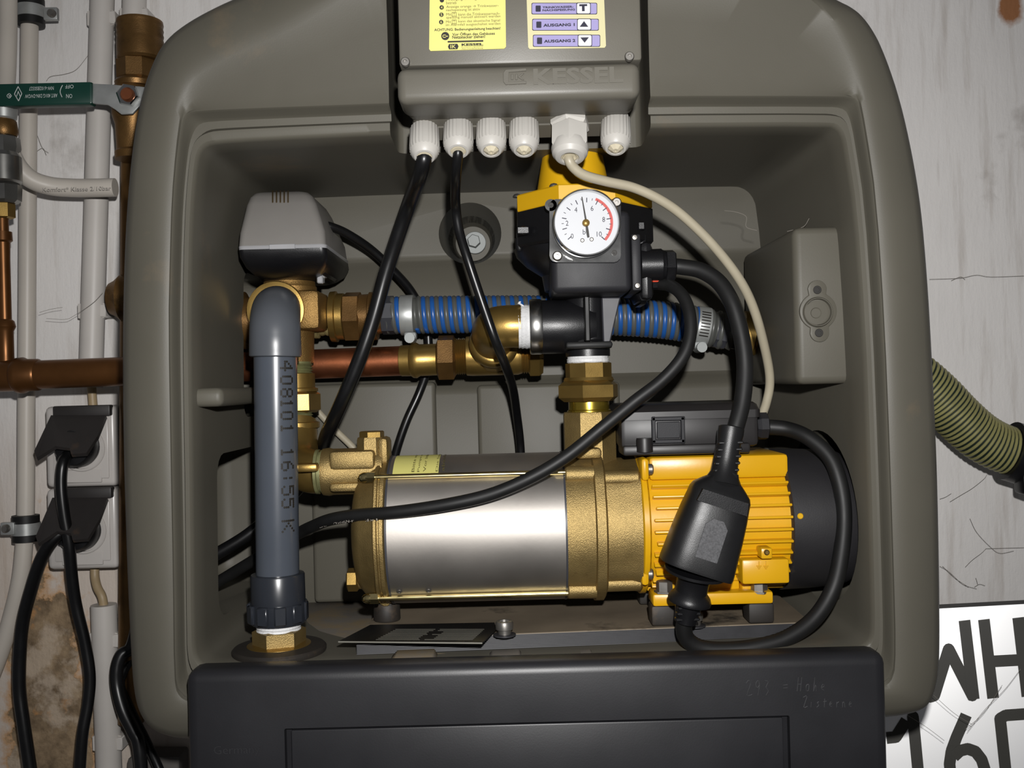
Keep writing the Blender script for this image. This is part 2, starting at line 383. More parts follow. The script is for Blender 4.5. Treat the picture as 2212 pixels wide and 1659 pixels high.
PANEL = ray_sample(outline([(366, 560), (370, 430), (379, 320), (390, 240), (400, 195), (425, 160), (520, 110), (620, 70), (720, 10), (800, -40), (1100, -60), (1500, -45), (1700, -30), (1760, 0), (1800, 55), (1835, 130), (1852, 180), (1872, 280), (1894, 430), (1912, 700), (1924, 1000),
    (1932, 1250), (1936, 1400), (1932, 1468), (1905, 1488), (1100, 1508), (425, 1522), (384, 1508), (375, 1465), (373, 1250), (368, 1000), (363, 700)], .72, 1))
BACK = ray_sample([p for p in smooth_poly([Vector((x, z + ZC)) for x, z in ((-.226, .15), (-.222, .172), (-.2, .178), (.2, .178), (.222, .176), (.232, .15), (.238, -.17), (.228, -.194), (.2, -.2), (-.2, -.2), (-.226, -.196), (-.232, -.17))], 2)])
def R3(poly, Y): return [Vector((p.x, Y, p.y)) for p in poly]
def lerp(a, b, t): return [p * (1 - t) + q * t for p, q in zip(a, b)]
rings = [R3(inset(OUT, .004), 1.018), R3(OUT, .80), R3(inset(OUT, .0005), .752), R3(inset(OUT, .003), .738), R3(inset(OUT, .008), .7285), R3(inset(OUT, .014), .7232),
    R3(lerp(inset(OUT, .014), PANEL, .55), .7195), R3(lerp(inset(OUT, .014), PANEL, .85), .7190), R3(PANEL, .7205), R3(lerp(PANEL, BEAD, .35), .7225), R3(lerp(PANEL, BEAD, .8), .7225),
    R3(inset(BEAD, -.0008), .7215), R3(BEAD, .7213), R3(inset(BEAD, .0012), .7232), R3(lerp(BEAD, OPEN, .14), .7310), R3(lerp(BEAD, OPEN, .22), .7335), R3(lerp(BEAD, OPEN, .46), .7340), R3(lerp(BEAD, OPEN, .54), .7300), R3(lerp(BEAD, OPEN, .60), .7255), R3(lerp(BEAD, OPEN, .66), .7232), R3(lerp(BEAD, OPEN, .92), .7232),
    R3(OPEN, .7245), R3(inset(OPEN, .0012), .7275), R3(lerp(inset(OPEN, .0015), BACK, .1), .75), R3(lerp(inset(OPEN, .0015), BACK, .5), .83), R3(lerp(inset(OPEN, .0015), BACK, .9), .92), R3(BACK, .945), R3(inset(BACK, .003), .956), R3(inset(BACK, .008), .963), R3(inset(BACK, .016), .966)]
tank = thing('tank_housing', (0.02, .87, ZC - .27), 'large grey moulded plastic housing with a deep open recess, hung on the white wall', 'housing')
mb = MB(); mb.loft(rings); body = mb.build('body', TANK, tank)
def cutter(fn):
    m = MB(); fn(m); return m.build('cutter', None, tank)
cut = []
xl, xr = W(838, 150, .72).x, W(1404, 150, .72).x
cut.append(cutter(lambda m: m.rb(((xl + xr) / 2, (.60 + .779) / 2, ZC + .32), (xr - xl, .179, .33), .007, 3)))
cut.append(cutter(lambda m: m.rb((-.2405, .866, ZC - .113), (.088, .170, .128), .018, 4)))            # lower left cable pocket
cut.append(cutter(lambda m: m.lathe((.20, .812, W(1820, 1117, .8).z), AX, [(0, .069), (.088, .069)], 48)))  # round pocket by the motor fan
cut.append(cutter(lambda m: m.lathe((.20, .895, ZC + .045), AX, [(0, .047), (.085, .047)], 40)))
cut.append(cutter(lambda m: m.rb((-.245, .905, ZC + .04), (.08, .09, .125), .012, 3)))
cone = cutter(lambda m: m.lathe(W(1015, 503, .925), AY, [(-.03, L(76, .925)), (.0, L(69, .925)), (.072, L(40, .925))], 48))
cut.append(cone)
boolean(body, cut)
# back panel relief: profile (depth, pixel y) extruded along the recess
def zz(py, Y): return (CY - py) / F * Y + ZC
prof = [(.985, ZC + .182), (.985, ZC - .205), (.94, ZC - .205), (.936, ZC - .195), (.934, zz(1100, .934)), (.934, zz(850, .934)), (.937, zz(836, .937)), (.949, zz(822, .949)), (.953, zz(812, .953)), (.955, zz(700, .955)), (.953, zz(650, .953)),
        (.946, zz(610, .946)), (.935, zz(575, .935)), (.929, zz(560, .929)), (.927, zz(548, .927)), (.929, zz(440, .929)), (.931, ZC + .182)]
mb = MB(); P0 = [Vector((-.229, y, z)) for y, z in prof]; P1 = [Vector((.238, y, z)) for y, z in prof]
mb.loft([P0, P1]); bp_ = mb.build('back_panel', TANK, tank, angle=50); boolean(bp_, [cone])
drop(*cut)
for x0, x1 in ((672, 946), (1036, 1345)):
    mb = MB(); mb.pbox(x0, 828, x1, 1300, .927, .945, .004, 3); mb.build('raised_field', TANK, tank)
# moulded block with keyhole shaped boss on the right
mb = MB(); c0 = W(1713, 490, .755); c1 = W(1835, 828, .755)
mb.rb(((c0.x + .29) / 2, .8375, (c0.z + c1.z) / 2), (.29 - c0.x, .165, c0.z - c1.z), .006, 3)
mb.build('corner_block', TANK, tank)
def blob(circs, n=72):   # outline of overlapping circles, star-shaped about the first
    cx, cy, _ = circs[0]; out = []
    for k in range(n):
        a = 2 * math.pi * k / n; d = (math.cos(a), math.sin(a)); best = 0
        for x, y, r in circs:
            ox, oy = cx - x, cy - y; B = ox * d[0] + oy * d[1]; C = ox * ox + oy * oy - r * r; D = B * B - C
            if D >= 0: best = max(best, -B + math.sqrt(D))
        out.append((cx + best * d[0], cy + best * d[1]))
    return out
mb = MB(); mb.prism(blob([(1768, 672, 40), (1766, 626, 21), (1771, 718, 21)]), 0.7532, 0.7580, .0006, 2); boss = mb.build('keyhole_boss', TANK, tank)
mb = MB(); mb.ly(1767, 674, 0.7520, [(0.7525, 33), (0.7515, 32), (0.7505, 30.5), (0.7505, 29), (0.7525, 27.5), (0.7535, 27)], cap=False); mb.build('boss_ring', TANK, boss)
mb = MB(); mb.ly(1763, 676, 0.7520, [(0.7534, 26), (0.7524, 25.5), (0.7522, 12), (0.7528, 10), (0.7528, 1)]); mb.build('boss_plug', TANK, boss)
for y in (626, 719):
    mb = MB(); mb.ly(1766 + (y - 626) * .04, y, 0.7520, [(0.7525, 9), (0.7522, 8), (0.7522, 5), (0.7528, 4.5)]); mb.build('screw_hole', mat('painted_hole_shade', '24221f', .7), boss)  # shallow discs; the shade inside the holes is put in as dark colour
mb = MB(); p = W(470, 857, .80); mb.rb((-.227, .838, p.z), (.030, .205, .014), .005, 3); mb.build('side_ledge', TANK, tank)
for x0, x1 in ((835, 940), (1048, 1130), (1245, 1290)):
    mb = MB(); mb.prism([(x0, 1442), (x0 + 14, 1427), (x1 - 8, 1424), (x1, 1438)], .716, .745, .001); mb.build('front_rib', TANKS, tank)
mb = MB(); mb.rb((.006, .845, ZC - .2003), (.43, .2, .003), .001); mb.build('shelf_skin', TANKS, tank)
# bolt in the funnel
t = thing('mounting_bolt', W(1026, 527, .995), 'zinc hex bolt with washer in the round funnel of the grey housing', 'bolt')
mb = MB(); mb.ly(1026, 525, .995, [(.998, 24), (.9925, 24), (.992, 23), (.992, 9)]); mb.build('washer', GALV, t)
mb = MB(); mb.ly(1024, 522, .99, [(.992, 14.5), (.984, 14.5), (.983, 13)], n=6, phase=.3); mb.build('hex_head', GALV, t)

# ------------------------------------------------------------------ black front cover
t = thing('front_cover', W(1158, 1700, .70), 'black plastic front cover panel with scratched handwriting below the recess', 'cover')
a0 = W(398, 1470, .694); a1 = W(1918, 1470, .694); zt = W(1158, 1425, .700).z
mb = MB(); mb.rb(((a0.x + a1.x) / 2, .7075, zt - .07), (a1.x - a0.x, .027, .14), .0085, 4); cb = mb.build('body', BLACKC, t)
def cf(m):
    p, q = W(614, 1572, .694), W(1706, 1572, .694); m.rb(((p.x + q.x) / 2, .694, W(1158, 1560, .694).z - .06), (q.x - p.x, .012, .12), .001)
ct = MB(); cf(ct); ct = ct.build('cutter', None, t); boolean(cb, [ct]); drop(ct)
p, q = W(628, 1572, .694), W(1692, 1572, .694)
mb = MB(); mb.rb(((p.x + q.x) / 2, .698, W(1158, 1563, .694).z - .05), (q.x - p.x, .008, .0995), .0012); mb.build('inset_panel', BLACKC, t)
hw = {'2': [[(0, .2), (.3, 0), (.6, .2), (.1, 1), (.8, .95)]], '9': [[(.6, .3), (.3, .5), (.1, .25), (.4, 0), (.6, .3), (.4, 1)]], '3': [[(.1, 0), (.6, .1), (.3, .45), (.6, .7), (.3, 1)]], '=': [[(.1, .4), (.7, .35)], [(.1, .65), (.7, .6)]],
      'H': [[(.2, 0), (0, 1)], [(.7, 0), (.5, 1)], [(.1, .5), (.6, .5)]], 'o': [[(.5, .5), (.2, .6), (.2, .95), (.5, .95), (.6, .6), (.45, .5)]], 'h': [[(.3, 0), (.1, 1), (.4, .55), (.5, 1)]], 'e': [[(.1, .75), (.5, .65), (.3, .5), (.1, .8), (.5, .95)]],
      'Z': [[(.0, .1), (.7, 0), (.1, 1), (.8, .9)]], 'i': [[(.3, .5), (.25, 1)]], 's': [[(.5, .5), (.2, .6), (.5, .8), (.1, 1)]], 't': [[(.4, .2), (.3, 1)], [(.1, .5), (.7, .45)]], 'r': [[(.2, .5), (.2, 1)], [(.2, .65), (.6, .5)]], 'n': [[(.1, .5), (.1, 1)], [(.1, .65), (.4, .5), (.5, 1)]]}
mb = MB()
def hand(txt, x, y, w, h):
    for ch in txt:
        for st in hw.get(ch, []):
            mb.tube([W(x + a * w * .85, y + b_ * h, .6938) for a, b_ in st], .00028, 4, 3)
        x += w if ch != ' ' else w * .5
hand('293', 1612, 1470, 19, 32); hand('=', 1690, 1470, 19, 26); hand('Hohe', 1722, 1463, 17, 30); hand('Zisterne', 1735, 1504, 14, 24)
mb.build('scratched_writing', GHOST, t, label='faint pale scratched handwriting')
mb = MB(); mb.text('Germany', 462, 1610, 562, 1634, .6937, ext=.0002); mb.build('moulded_lettering', mat('worn_black_lettering', '232326', .5), t)

# ------------------------------------------------------------------ control box
t = thing('control_box', W(1120, 213, .70), 'grey control box with yellow label, lilac keys and white cable glands', 'control box')
YB = .655
mb = MB(); mb.pbox(858, -190, 1383, 137, YB, .69, .0022, 2); lid_ = mb.build('lid', BOXG, t)
mb = MB(); mb.pbox(857, 138, 1384, 216, YB - .0005, .692, .006, 4); mb.build('terminal_cover', BOXG, t)
mb = MB(); c = W(1120, 0, YB); hw_ = L(259, YB)
zb = W(1120, 212, YB).z
def rr_y(hx, z0, z1, Y, r): # rounded rectangle in XZ at depth Y
    return [Vector((v.x, Y, v.y)) for v in rrect(c.x, (z0 + z1) / 2, hx, (z1 - z0) / 2, r, 0)]
mb.loft([rr_y(hw_ + .0005, zb, zb + .13, .690, .006), rr_y(hw_ + .0005, zb, zb + .13, .701, .006), rr_y(hw_ - .001, zb + .0006, zb + .13, .7018, .006), rr_y(hw_ - .002, zb - .0025, zb + .13, .711, .006), rr_y(hw_ - .0025, zb - .0035, zb + .13, .7115, .006), rr_y(hw_ - .004, zb - .0085, zb + .13, .727, .007), rr_y(hw_ - .006, zb - .0065, zb + .13, .732, .008), rr_y(hw_ - .009, zb + .004, zb + .13, .776, .008)])
mb.build('base', BOXG, t)
for x, y in ((875, 133), (1360, 121)):
    mb = MB(); mb.ly(x, y, YB - .002, [(YB + .001, 10.5), (YB - .0012, 10.5), (YB - .002, 8.5), (YB - .002, 4.5), (YB - .0008, 4), (YB - .0008, .1)], 24); mb.build('lid_screw', ZINC, t)
# moulded name on the cover
mb = MB(); mb.text('KESSEL', 1152, 146, 1346, 181, YB - .0006, ext=.0004, bold=.03)
for r in ([(1092, 150), (1137, 147), (1137, 153), (1099, 156), (1099, 176), (1137, 175), (1137, 181), (1092, 183), (1087, 176), (1087, 157)], [(1104, 160), (1109, 160), (1109, 172), (1104, 172)], [(1113, 160), (1118, 160), (1118, 172), (1113, 172)], [(1118, 166), (1128, 158), (1133, 158), (1124, 166), (1133, 173), (1128, 173)]):
    mb.prism(r, YB - .0013, YB + .001, .0002, 1)
mb.build('moulded_name', BOXG, t)
# yellow label
ys = YB - .0008
mb = MB(); mb.prism([(927, 106), (930, 110), (1089, 105), (1093, 101), (1090, -180), (930, -175)], ys, YB + .001); yl = mb.build('yellow_label', YELST, t)
mb = MB(); yt = ys - .0002
def tx(s, x0, x1, yc, h, b=0.): mb.text(s, x0, yc - h / 2, x1, yc + h / 2, yt, bold=b)
tx('betrieb', 964, 986, 6, 6); tx('Anzeige grün: Regenwasser-', 964, 1066, -2, 7)
tx('Anzeige orange → Trinkwasser-', 964, 1077, 14, 7); tx('nachspeisung ist aktiv', 964, 1037, 21.5, 7)
tx('Mit', 964, 975, 31, 5.5); tx('kann die Trinkwassernach-', 990, 1080, 30, 6); tx('speisung manuell aktiviert werden', 964, 1081, 37, 7)
tx('Mit', 963.5, 974, 47, 5.5); tx('kann das akustische Signal', 990, 1080, 45.5, 7); tx('im Alarmfall ausgeschaltet werden', 963, 1081, 53, 7)
for y in (31, 47.2): 
    for r in ((976, y - 4.5, 986, y - 3.8), (976, y + 3.6, 986, y + 4.3), (976, y - 4.5, 976.8, y + 4.3), (985.2, y - 4.5, 986, y + 4.3)): mb.prism([(r[0], r[1]), (r[2], r[1]), (r[2], r[3]), (r[0], r[3])], yt - .0001, yt + .0005)
    mb.text('T', 979, y - 3, 983, y + 3, yt)
mb.build('small_lettering', INKS, yl)
mb = MB(); tx('ACHTUNG: Bedienungsanleitung beachten!', 938, 1081, 63.5, 7.5, .02); tx('Vor Öffnen des Gehäuses', 977, 1069, 72.5, 7.5, .02); tx('Netzstecker ziehen!', 977, 1048, 79.5, 7, .02); tx('KESSEL', 997, 1044, 96, 5.5, .05); tx('Entwässerungstechnik', 997, 1044, 101.3, 2.6); tx('Abscheidetechnik', 997, 1044, 105, 2.4)
mb.prism([(967, 88.5), (1044, 86.5), (1044, 89.8), (967, 91.8)], yt - .0001, yt + .0005)
for x, y, r in ((954, 16, 4.7), (953.5, 31.7, 4.7), (953, 47.6, 4.7), (954.5, 0.5, 4.7), (961.8, 77.8, 8.8)): mb.ly(x, y, yt, [(yt + .0004, r), (yt - .00005, r)], 20)
mb.prism([(970, 95), (988, 94.5), (990.5, 100), (988, 106), (970, 106.5), (967.5, 101)], yt - .00005, yt + .0005)
mb.build('bold_lettering', INK, yl)
mb = MB(); y2 = yt - .0003
for s_, x, y in (('4', 954, 16), ('5', 953.5, 31.7), ('6', 953, 47.6)): mb.text(s_, x - 2, y - 3, x + 2, y + 3, y2)
mb.text('IK', 973, 96.5, 985, 104.5, y2)
for r in ((956, 75, 963, 76.2), (956, 80, 963, 81.2), (956, 75, 957.2, 81.2), (963, 77.5, 967.5, 79)): mb.prism([(r[0], r[1]), (r[2], r[1]), (r[2], r[3]), (r[0], r[3])], y2 - .0001, y2 + .0002)
mb.build('reversed_print', YELST, yl)
# keypad foil
mb = MB(); mb.prism([(1141, 102), (1144, 106), (1306, 103), (1309, 99), (1298, -180), (1132, -176)], ys, YB + .001); kp = mb.build('keypad_foil', CREST, t)
def rect(m, x0, y0, x1, y1, Y, th=.0004, r=3):
    pts = []
    for qx, qy, a_ in ((x1 - r, y0 + r, -90), (x1 - r, y1 - r, 0), (x0 + r, y1 - r, 90), (x0 + r, y0 + r, 180)):
        for k in range(4):
            a = math.radians(a_ + 30 * k); pts.append((qx + r * math.cos(a), qy + r * math.sin(a)))
    m.prism(pts, Y, Y + th)
for i, (x0, y0, x1, y1, s_) in enumerate(((1148, 6, 1290, 31, ''), (1149.5, 40.5, 1293.6, 66, 'AUSGANG 1'), (1151, 75, 1296.6, 101, 'AUSGANG 2'), (1146, -29, 1287, -4, ''))):
    mb = MB(); rect(mb, x0, y0, x1, y1, ys - .0002); bd = mb.build('key_border', INKB, kp)
    mb = MB(); rect(mb, x0 + 1.2, y0 + 1.2, x1 - 1.2, y1 - 1.2, ys - .0004); mb.build('key_field', LILAC, kp)
    mb = MB(); rect(mb, x0 + 97, y0 - .5, x0 + 128, y1 - .5, ys - .0006); rect(mb, x0 + 9, y0 + 6, x0 + 20, y1 - 6, ys - .0006, r=1.5)
    yk = ys - .0009
    if i == 0: mb.text('TRINKWASSER-', x0 + 24, y0 + 7, x0 + 91, y0 + 11.5, yk, bold=.03); mb.text('NACHSPEISUNG', x0 + 24, y0 + 13, x0 + 94, y0 + 17.5, yk, bold=.03); mb.text('T', x0 + 103.5, y0 + 3, x0 + 120.5, y0 + 18, yk - .0003, bold=.07)
    elif s_: mb.text(s_, x0 + 24, y0 + 10, x0 + 92, y0 + 16.5, yk, bold=.04)
    if i == 1: mb.prism([(x0 + 112, y0 + 5), (x0 + 121, y0 + 17), (x0 + 103, y0 + 17)], yk - .0003, yk)
    if i == 2: mb.prism([(x0 + 103, y0 + 6), (x0 + 121, y0 + 5.5), (x0 + 112, y0 + 17)], yk - .0003, yk)
    mb.build('key_print', INKB, kp)
    mb = MB(); rect(mb, x0 + 98.4, y0 + .9, x0 + 126.6, y1 - 1.9, ys - .0008); mb.build('white_key', WBTN, kp)
# glands
YG = .706
def gl(m, x, y0, y1, prof, n, **k):   # glands point down and slightly forward; prof (fraction, pixel radius)
    m.seg(W(x, y0, .713), W(x, y1, .699), [(t_, L(r_, YG)) for t_, r_ in prof], n, **k)
def gland(x, y0, y1, closed):
    m = MB(); gl(m, x, y0, y1, [(-.42, 23), (-.22, 23), (-.20, 26), (-.06, 26), (.04, 22)], 32); g = m.build('cable_gland', BOXG, t)
    m = MB(); gl(m, x, y0, y1, [(-.02, 22), (0, 29), (.05, 31.5), (.66, 32.5), (.78, 31)], 120, rib=.02, nrib=24)
    gl(m, x, y0, y1, [(.76, 31.4), (.88, 28), (.96, 22), (.97, 17), (.86, 15)], 36, cap=False); m.build('gland_nut', WHITEP, g)
    m = MB(); gl(m, x, y0, y1, [(.7, 16)] + ([(.95, 16), (1.03, 7), (1.03, 3), (.97, 2)] if closed else [(.93, 16.5), (.95, 12)]), 8 if closed else 24); m.build('seal_insert', CREAM, g, angle=20)
for x, y0, y1, cl in ((917, 279, 342, 0), (990, 266, 330, 0), (1061, 263, 328, 1), (1132, 262, 328, 1), (1330, 258, 324, 1)): gland(x, y0, y1, cl)
mb = MB(); gl(mb, 1231, 246, 340, [(-.25, 36), (-.1, 40), (-.06, 43), (0, 43), (.01, 38)], 36); g = mb.build('cable_gland', WHITEP, t)
mb = MB(); gl(mb, 1231, 246, 340, [(0, 40), (.03, 44), (.30, 44), (.36, 39)], 6, phase=.25); mb.build('lock_nut', WHITEP, g, angle=20)
mb = MB(); gl(mb, 1231, 246, 340, [(.34, 38), (.38, 43), (.78, 43), (.82, 41)], 6, phase=.1); gl(mb, 1231, 246, 340, [(.7, 38), (.82, 40.5), (.92, 38), (1.0, 31), (1.02, 25), (1.02, 20), (.9, 18)], 36, cap=False); mb.build('gland_nut', WHITEP, g, angle=25)
mb = MB(); gl(mb, 1231, 246, 340, [(.8, 20), (.97, 21), (.99, 15), (.95, 11)], 24); mb.build('seal_insert', CREAM, g)

# ------------------------------------------------------------------ pump
YP = .807
t = thing('booster_pump', W(1200, 1345, YP), 'horizontal pump with stainless barrel, brass ends and yellow finned motor', 'pump')
PX, PY = 1030, 1138
mb = MB(); mb.lx(PX, PY, YP, [(770, 10), (771, 60), (774, 98), (782, 124), (796, 140), (822, 151), (826, 156)], 56); mb.build('end_cover', CASTB, t)
def lobed(m, prof, lob, n=72, phase=0.):   # flange whose outline bulges at four tie-bolt ears
    q = YP / F; o = W(PX, PY, YP); rr = []
    for tpx, r in prof:
        ring = []
        for j in range(n):
            a = 2 * math.pi * j / n; k = max(0, math.cos(4 * (a - phase))) ** 3
            rad = (r + lob * k) * q; ring.append(o + AX * ((tpx - PX) * q) + Vector((0, -math.cos(a), math.sin(a))) * rad)
        rr.append(ring)
    m.loft(rr)
mb = MB(); lobed(mb, [(820, 130), (824, 151), (827, 156), (832, 156), (834, 152), (837, 152), (839, 157), (846, 157), (850, 152), (851, 120)], 8, phase=math.radians(48)); mb.build('end_flange', CASTB, t)
mb = MB(); mb.lx(PX, PY, YP, [(850, 140), (850, 157), (1218, 157), (1218, 140)], 96); sl = mb.build('barrel', STEEL, t, label='brushed stainless barrel')
for x in (850, 1214):
    mb = MB(); mb.lx(PX, PY, YP, [(x, 150), (x, 158.3), (x + 4, 158.3), (x + 4, 150)], 96); mb.build('barrel_gasket', CUFF, t)
mb = MB(); mb.lx(PX, PY, YP, [(1218, 120), (1218, 157), (1278, 158), (1278, 120)], 72); mb.build('outlet_housing', CASTB, t)
mb = MB(); lobed(mb, [(1274, 130), (1275, 158), (1278, 162), (1296, 162), (1300, 156), (1300, 120)], 8, phase=math.radians(48)); mb.build('flange_ring', CASTB, t)
mb = MB(); lobed(mb, [(1298, 120), (1298, 142), (1350, 141), (1372, 146), (1372, 120)], 8, phase=math.radians(46)); mb.build('motor_adapter', CASTB, t)
q = YP / F; O = W(PX, PY, YP)
def on_pump(px, ang, r):   # ang: 0 towards the viewer, 90 up
    a = math.radians(ang); return O + AX * ((px - PX) * q) + Vector((0, -math.cos(a), math.sin(a))) * (r * q)
for ang in (49, -52, 131, -131):
    mb = MB(); mb.seg(on_pump(827, ang, 162), on_pump(1218, ang, 162), [(0, .0021), (1, .0021)], 14); mb.build('tie_rod', GZINC, t)
    a_ = on_pump(820, ang, 162); mb = MB(); mb.lathe(a_, -AX, [(-.003, .0045), (.004, .0045)], 6); mb.lathe(a_, -AX, [(.003, .0042), (.006, .004), (.0085, .003), (.0098, .0015), (.01, .0002)], 16); mb.build('cap_nut', GZINC, t)
    mb = MB(); mb.lathe(on_pump(1218, ang, 154), AX, [(0, .006), (.001, .0068), (.022, .0068)], 20); mb.build('bolt_boss', CASTB, t)
    mb = MB(); mb.lathe(on_pump(1298, ang * .97, 144), AX, [(0, .0065), (.026, .0062), (.028, .004)], 20); mb.build('bolt_boss', CASTB, t)
for px in (872, 932):
    mb = MB(); c_ = on_pump(px, -46, 157.5); nn = (c_ - on_pump(px, -46, 0)).normalized(); mb.lathe(c_, nn, [(0, .0023), (.0005, .0022), (.0006, .0012), (.0002, .0011)], 16); mb.build('dimple', ZINC, t)
# barrel label
mb = MB(); rows = []
for a in range(0, 9):
    rows.append([on_pump(px, 52 + a * 6, 157.9) for px in (862, 957)])
vs = [p for r in rows for p in r]; mb.add(vs, [(2 * i, 2 * i + 1, 2 * i + 3, 2 * i + 2) for i in range(8)]); yl2 = mb.build('yellow_sticker', YELST, t)
mb = MB()
for px, s_ in ((875, 'Bitte vor'), (887, 'Pumpe ve'), (899, 'Vor Inbe'), (925, 'Die Saug'), (937, 'absolut')):
    x0 = len(mb.v); mb.text(s_, px - 3, 0, px + 3, 60, YP, rot=90)
    zs_ = [v.z for v in mb.v[x0:]]; z0, z1 = min(zs_), max(zs_)
    for i in range(x0, len(mb.v)):
        v = mb.v[i]; p_ = on_pump(PX, 55 + 38 * (v.z - z0) / (z1 - z0), 158.4); mb.v[i] = Vector((v.x, p_.y, p_.z))
mb.build('sticker_lettering', INKS, yl2)
# suction inlet
YI = .80
mb = MB(); mb.lx(760, 1018, YI, [(697, 40), (699, 50), (712, 52), (720, 50), (800, 50), (830, 46)], 40); mb.pbox(716, 972, 812, 1012, .779, .80, .003, 2, Yref=.79); mb.pbox(716, 1040, 800, 1060, .779, .80, .003, 2, Yref=.79); inl = mb.build('suction_inlet', CASTB, t)
mb = MB(); mb.lz(803, 940, YI, [(944, 31), (950, 33), (975, 33), (990, 36)], 8, phase=.39); mb.pbox(815, 945, 838, 1005, .787, .815, .004, 2); mb.build('filler_boss', CASTB, inl, angle=25)
mb = MB(); mb.lz(803, 932, YI, [(931, 24), (933, 27), (945, 27), (947, 22)], 6, phase=.2); mb.build('filler_plug', BRASS, inl, angle=20)
mb = MB(); mb.lx(770, 1252, .79, [(774, 18), (776, 20), (800, 22)], 24); dp = mb.build('drain_boss', CASTB, t)
mb = MB(); mb.lx(770, 1252, .79, [(750, 20), (753, 25), (772, 25), (776, 20)], 6, phase=.25); mb.build('drain_plug', BRASS, dp, angle=20)
# outlet column
mb = MB(); mb.lz(1272, 890, YP, [(888, 44), (890, 57), (896, 59), (985, 59), (1020, 60)], 8, phase=math.radians(22.5)); mb.build('outlet_column', CASTB, t, angle=20)
mb = MB(); mb.pbox(1244, 968, 1300, 992, .778, .81, .003, 2); mb.build('column_foot', CASTB, t)
# motor
MX, MY = 1550, 1123
QM = W(MX, MY, YP)
def on_motor(px, ang, r):
    a = math.radians(ang); return QM + AX * ((px - MX) * q) + Vector((0, -math.cos(a), math.sin(a))) * (r * q)
mb = MB(); mb.lx(MX, MY, YP, [(1386, 100), (1386, 136), (1676, 136), (1676, 100)], 72)
mb.pbox(1402, 984, 1704, 1035, .768, .85, .003, 2); motor = mb.build('motor_body', YEL, t)
mb = MB(); lobed_c = [(1371, 120), (1371, 146), (1374, 151), (1384, 151), (1388, 144), (1388, 120)]; mb.lx(MX, MY, YP, lobed_c, 64)
for yy in (1014, 1240): mb.pbox(1384, yy - 25, 1402, yy + 25, .762, .80, .003, 2, Yref=.765)
mb.build('motor_flange', YEL, t)
for yy in (1014, 1240):
    mb = MB(); mb.lx(1398, yy, .764, [(1400, 12), (1408, 12), (1411, 9), (1411, .1)], 20); mb.build('flange_bolt', ZINC, t)
FA = [(-68 + i * 9.6) for i in range(14)]
fin = None
for i, a in enumerate(FA + [190 + j * 10 for j in range(9)] + [120 + j * 10 for j in range(7)]):
    if i < 14 and -70 < a < -40: px1 = 1705
    b = bmesh.new(); bmesh.ops.create_cube(b, size=1)
    mb = MB(); am = math.radians(a); rad = Vector((0, -math.cos(am), math.sin(am))); tan = Vector((0, math.sin(am), math.cos(am)))
    M = Matrix((AX, tan, rad)).transposed(); x0 = 1394 + (5 if i % 3 == 0 else 0); x1 = 1674
    b.free(); mb.rb(QM + AX * (((x0 + x1) / 2 - MX) * q) + rad * (141.5 * q), ((x1 - x0) * q, .0022, 15 * q), .0008, 2, M); mb.build('cooling_fin', YEL, t)
mb = MB(); mb.pbox(1603, 1208, 1706, 1262, .7505, .80, .002, 2); ep = mb.build('earth_plate', YEL, t)
mb = MB(); 
for x in (1640, 1655):
    for k, w_ in enumerate((9, 6, 3)): mb.pbox(x - w_ / 1.6, 1222 + k * 3, x + w_ / 1.6, 1223.4 + k * 3, .7495, .7515, 0)
    mb.pbox(x - .8, 1213, x + .8, 1222, .7495, .7515, 0)
mb.build('earth_symbol', YEL, ep)
mb = MB(); mb.pbox(1644, 1184, 1669, 1208, .744, .77, .0015, 2); lg = mb.build('earth_lug', YEL, t)
mb = MB(); mb.ly(1656, 1193, .7435, [(.7445, 6), (.7425, 6), (.7418, 4), (.7418, .1)], 18); mb.build('earth_screw', BRASS, lg)
# motor feet
zf0 = W(1540, 1275, .765).z
mb = MB()
for Yc in (.772, .846): mb.pbox(1409, 1279, 1669, 1306, Yc - .013, Yc + .013, .002, 2, Yref=.762)
mb.pbox(1425, 1225, 1600, 1290, .772, .846, .004, 2, Yref=.772); mb.pbox(1600, 1240, 1640, 1290, .770, .846, .004, 2, Yref=.772)
mb.build('motor_foot', YEL, t)
for x in (1436, 1641):
    mb = MB(); zq = W(x, 1279, .762).z; p_ = W(x, 1270, .764)
    mb.lathe((p_.x, .7655, zq - .001), AZ, [(0, .0082), (.0015, .0082), (.0016, .0062), (.0085, .0062), (.0092, .0052)], 6, phase=.2); mb.build('foot_bolt', ZINC, t, angle=20)
zt_ = W(1540, 1306, .762).z; zb_ = ZC - .1865
for x in (1434, 1643):
    for Yc in (.772, .846):
        p_ = W(x, 1330, .765); mb = MB(); mb.rb((p_.x, Yc, (zt_ + zb_) / 2), (.0195, .021, zt_ - zb_), .002, 2); mb.build('rubber_foot', RUBB, t)
p_ = W(836, 1320, YP); z1_ = W(836, 1302, YP).z
mb = MB(); mb.lathe((p_.x, YP, zb_), AZ, [(0, .0103), (.001, .0108), (z1_ - zb_ - .001, .0104), (z1_ - zb_, .0098)], 32); mb.build('rubber_foot', RUBB, t)
mb = MB(); mb.lathe((p_.x, YP, z1_ - .001), AZ, [(0, .009), (.0015, .009), (.0016, .004), (.012, .004)], 24); mb.build('foot_stud', ZINC, t)
mb = MB(); mb.prism([(806, 1284), (858, 1284), (842, 1303), (832, 1303)], YP - .012, YP + .012, .001, Yref=YP); mb.build('foot_lug', CASTB, t)
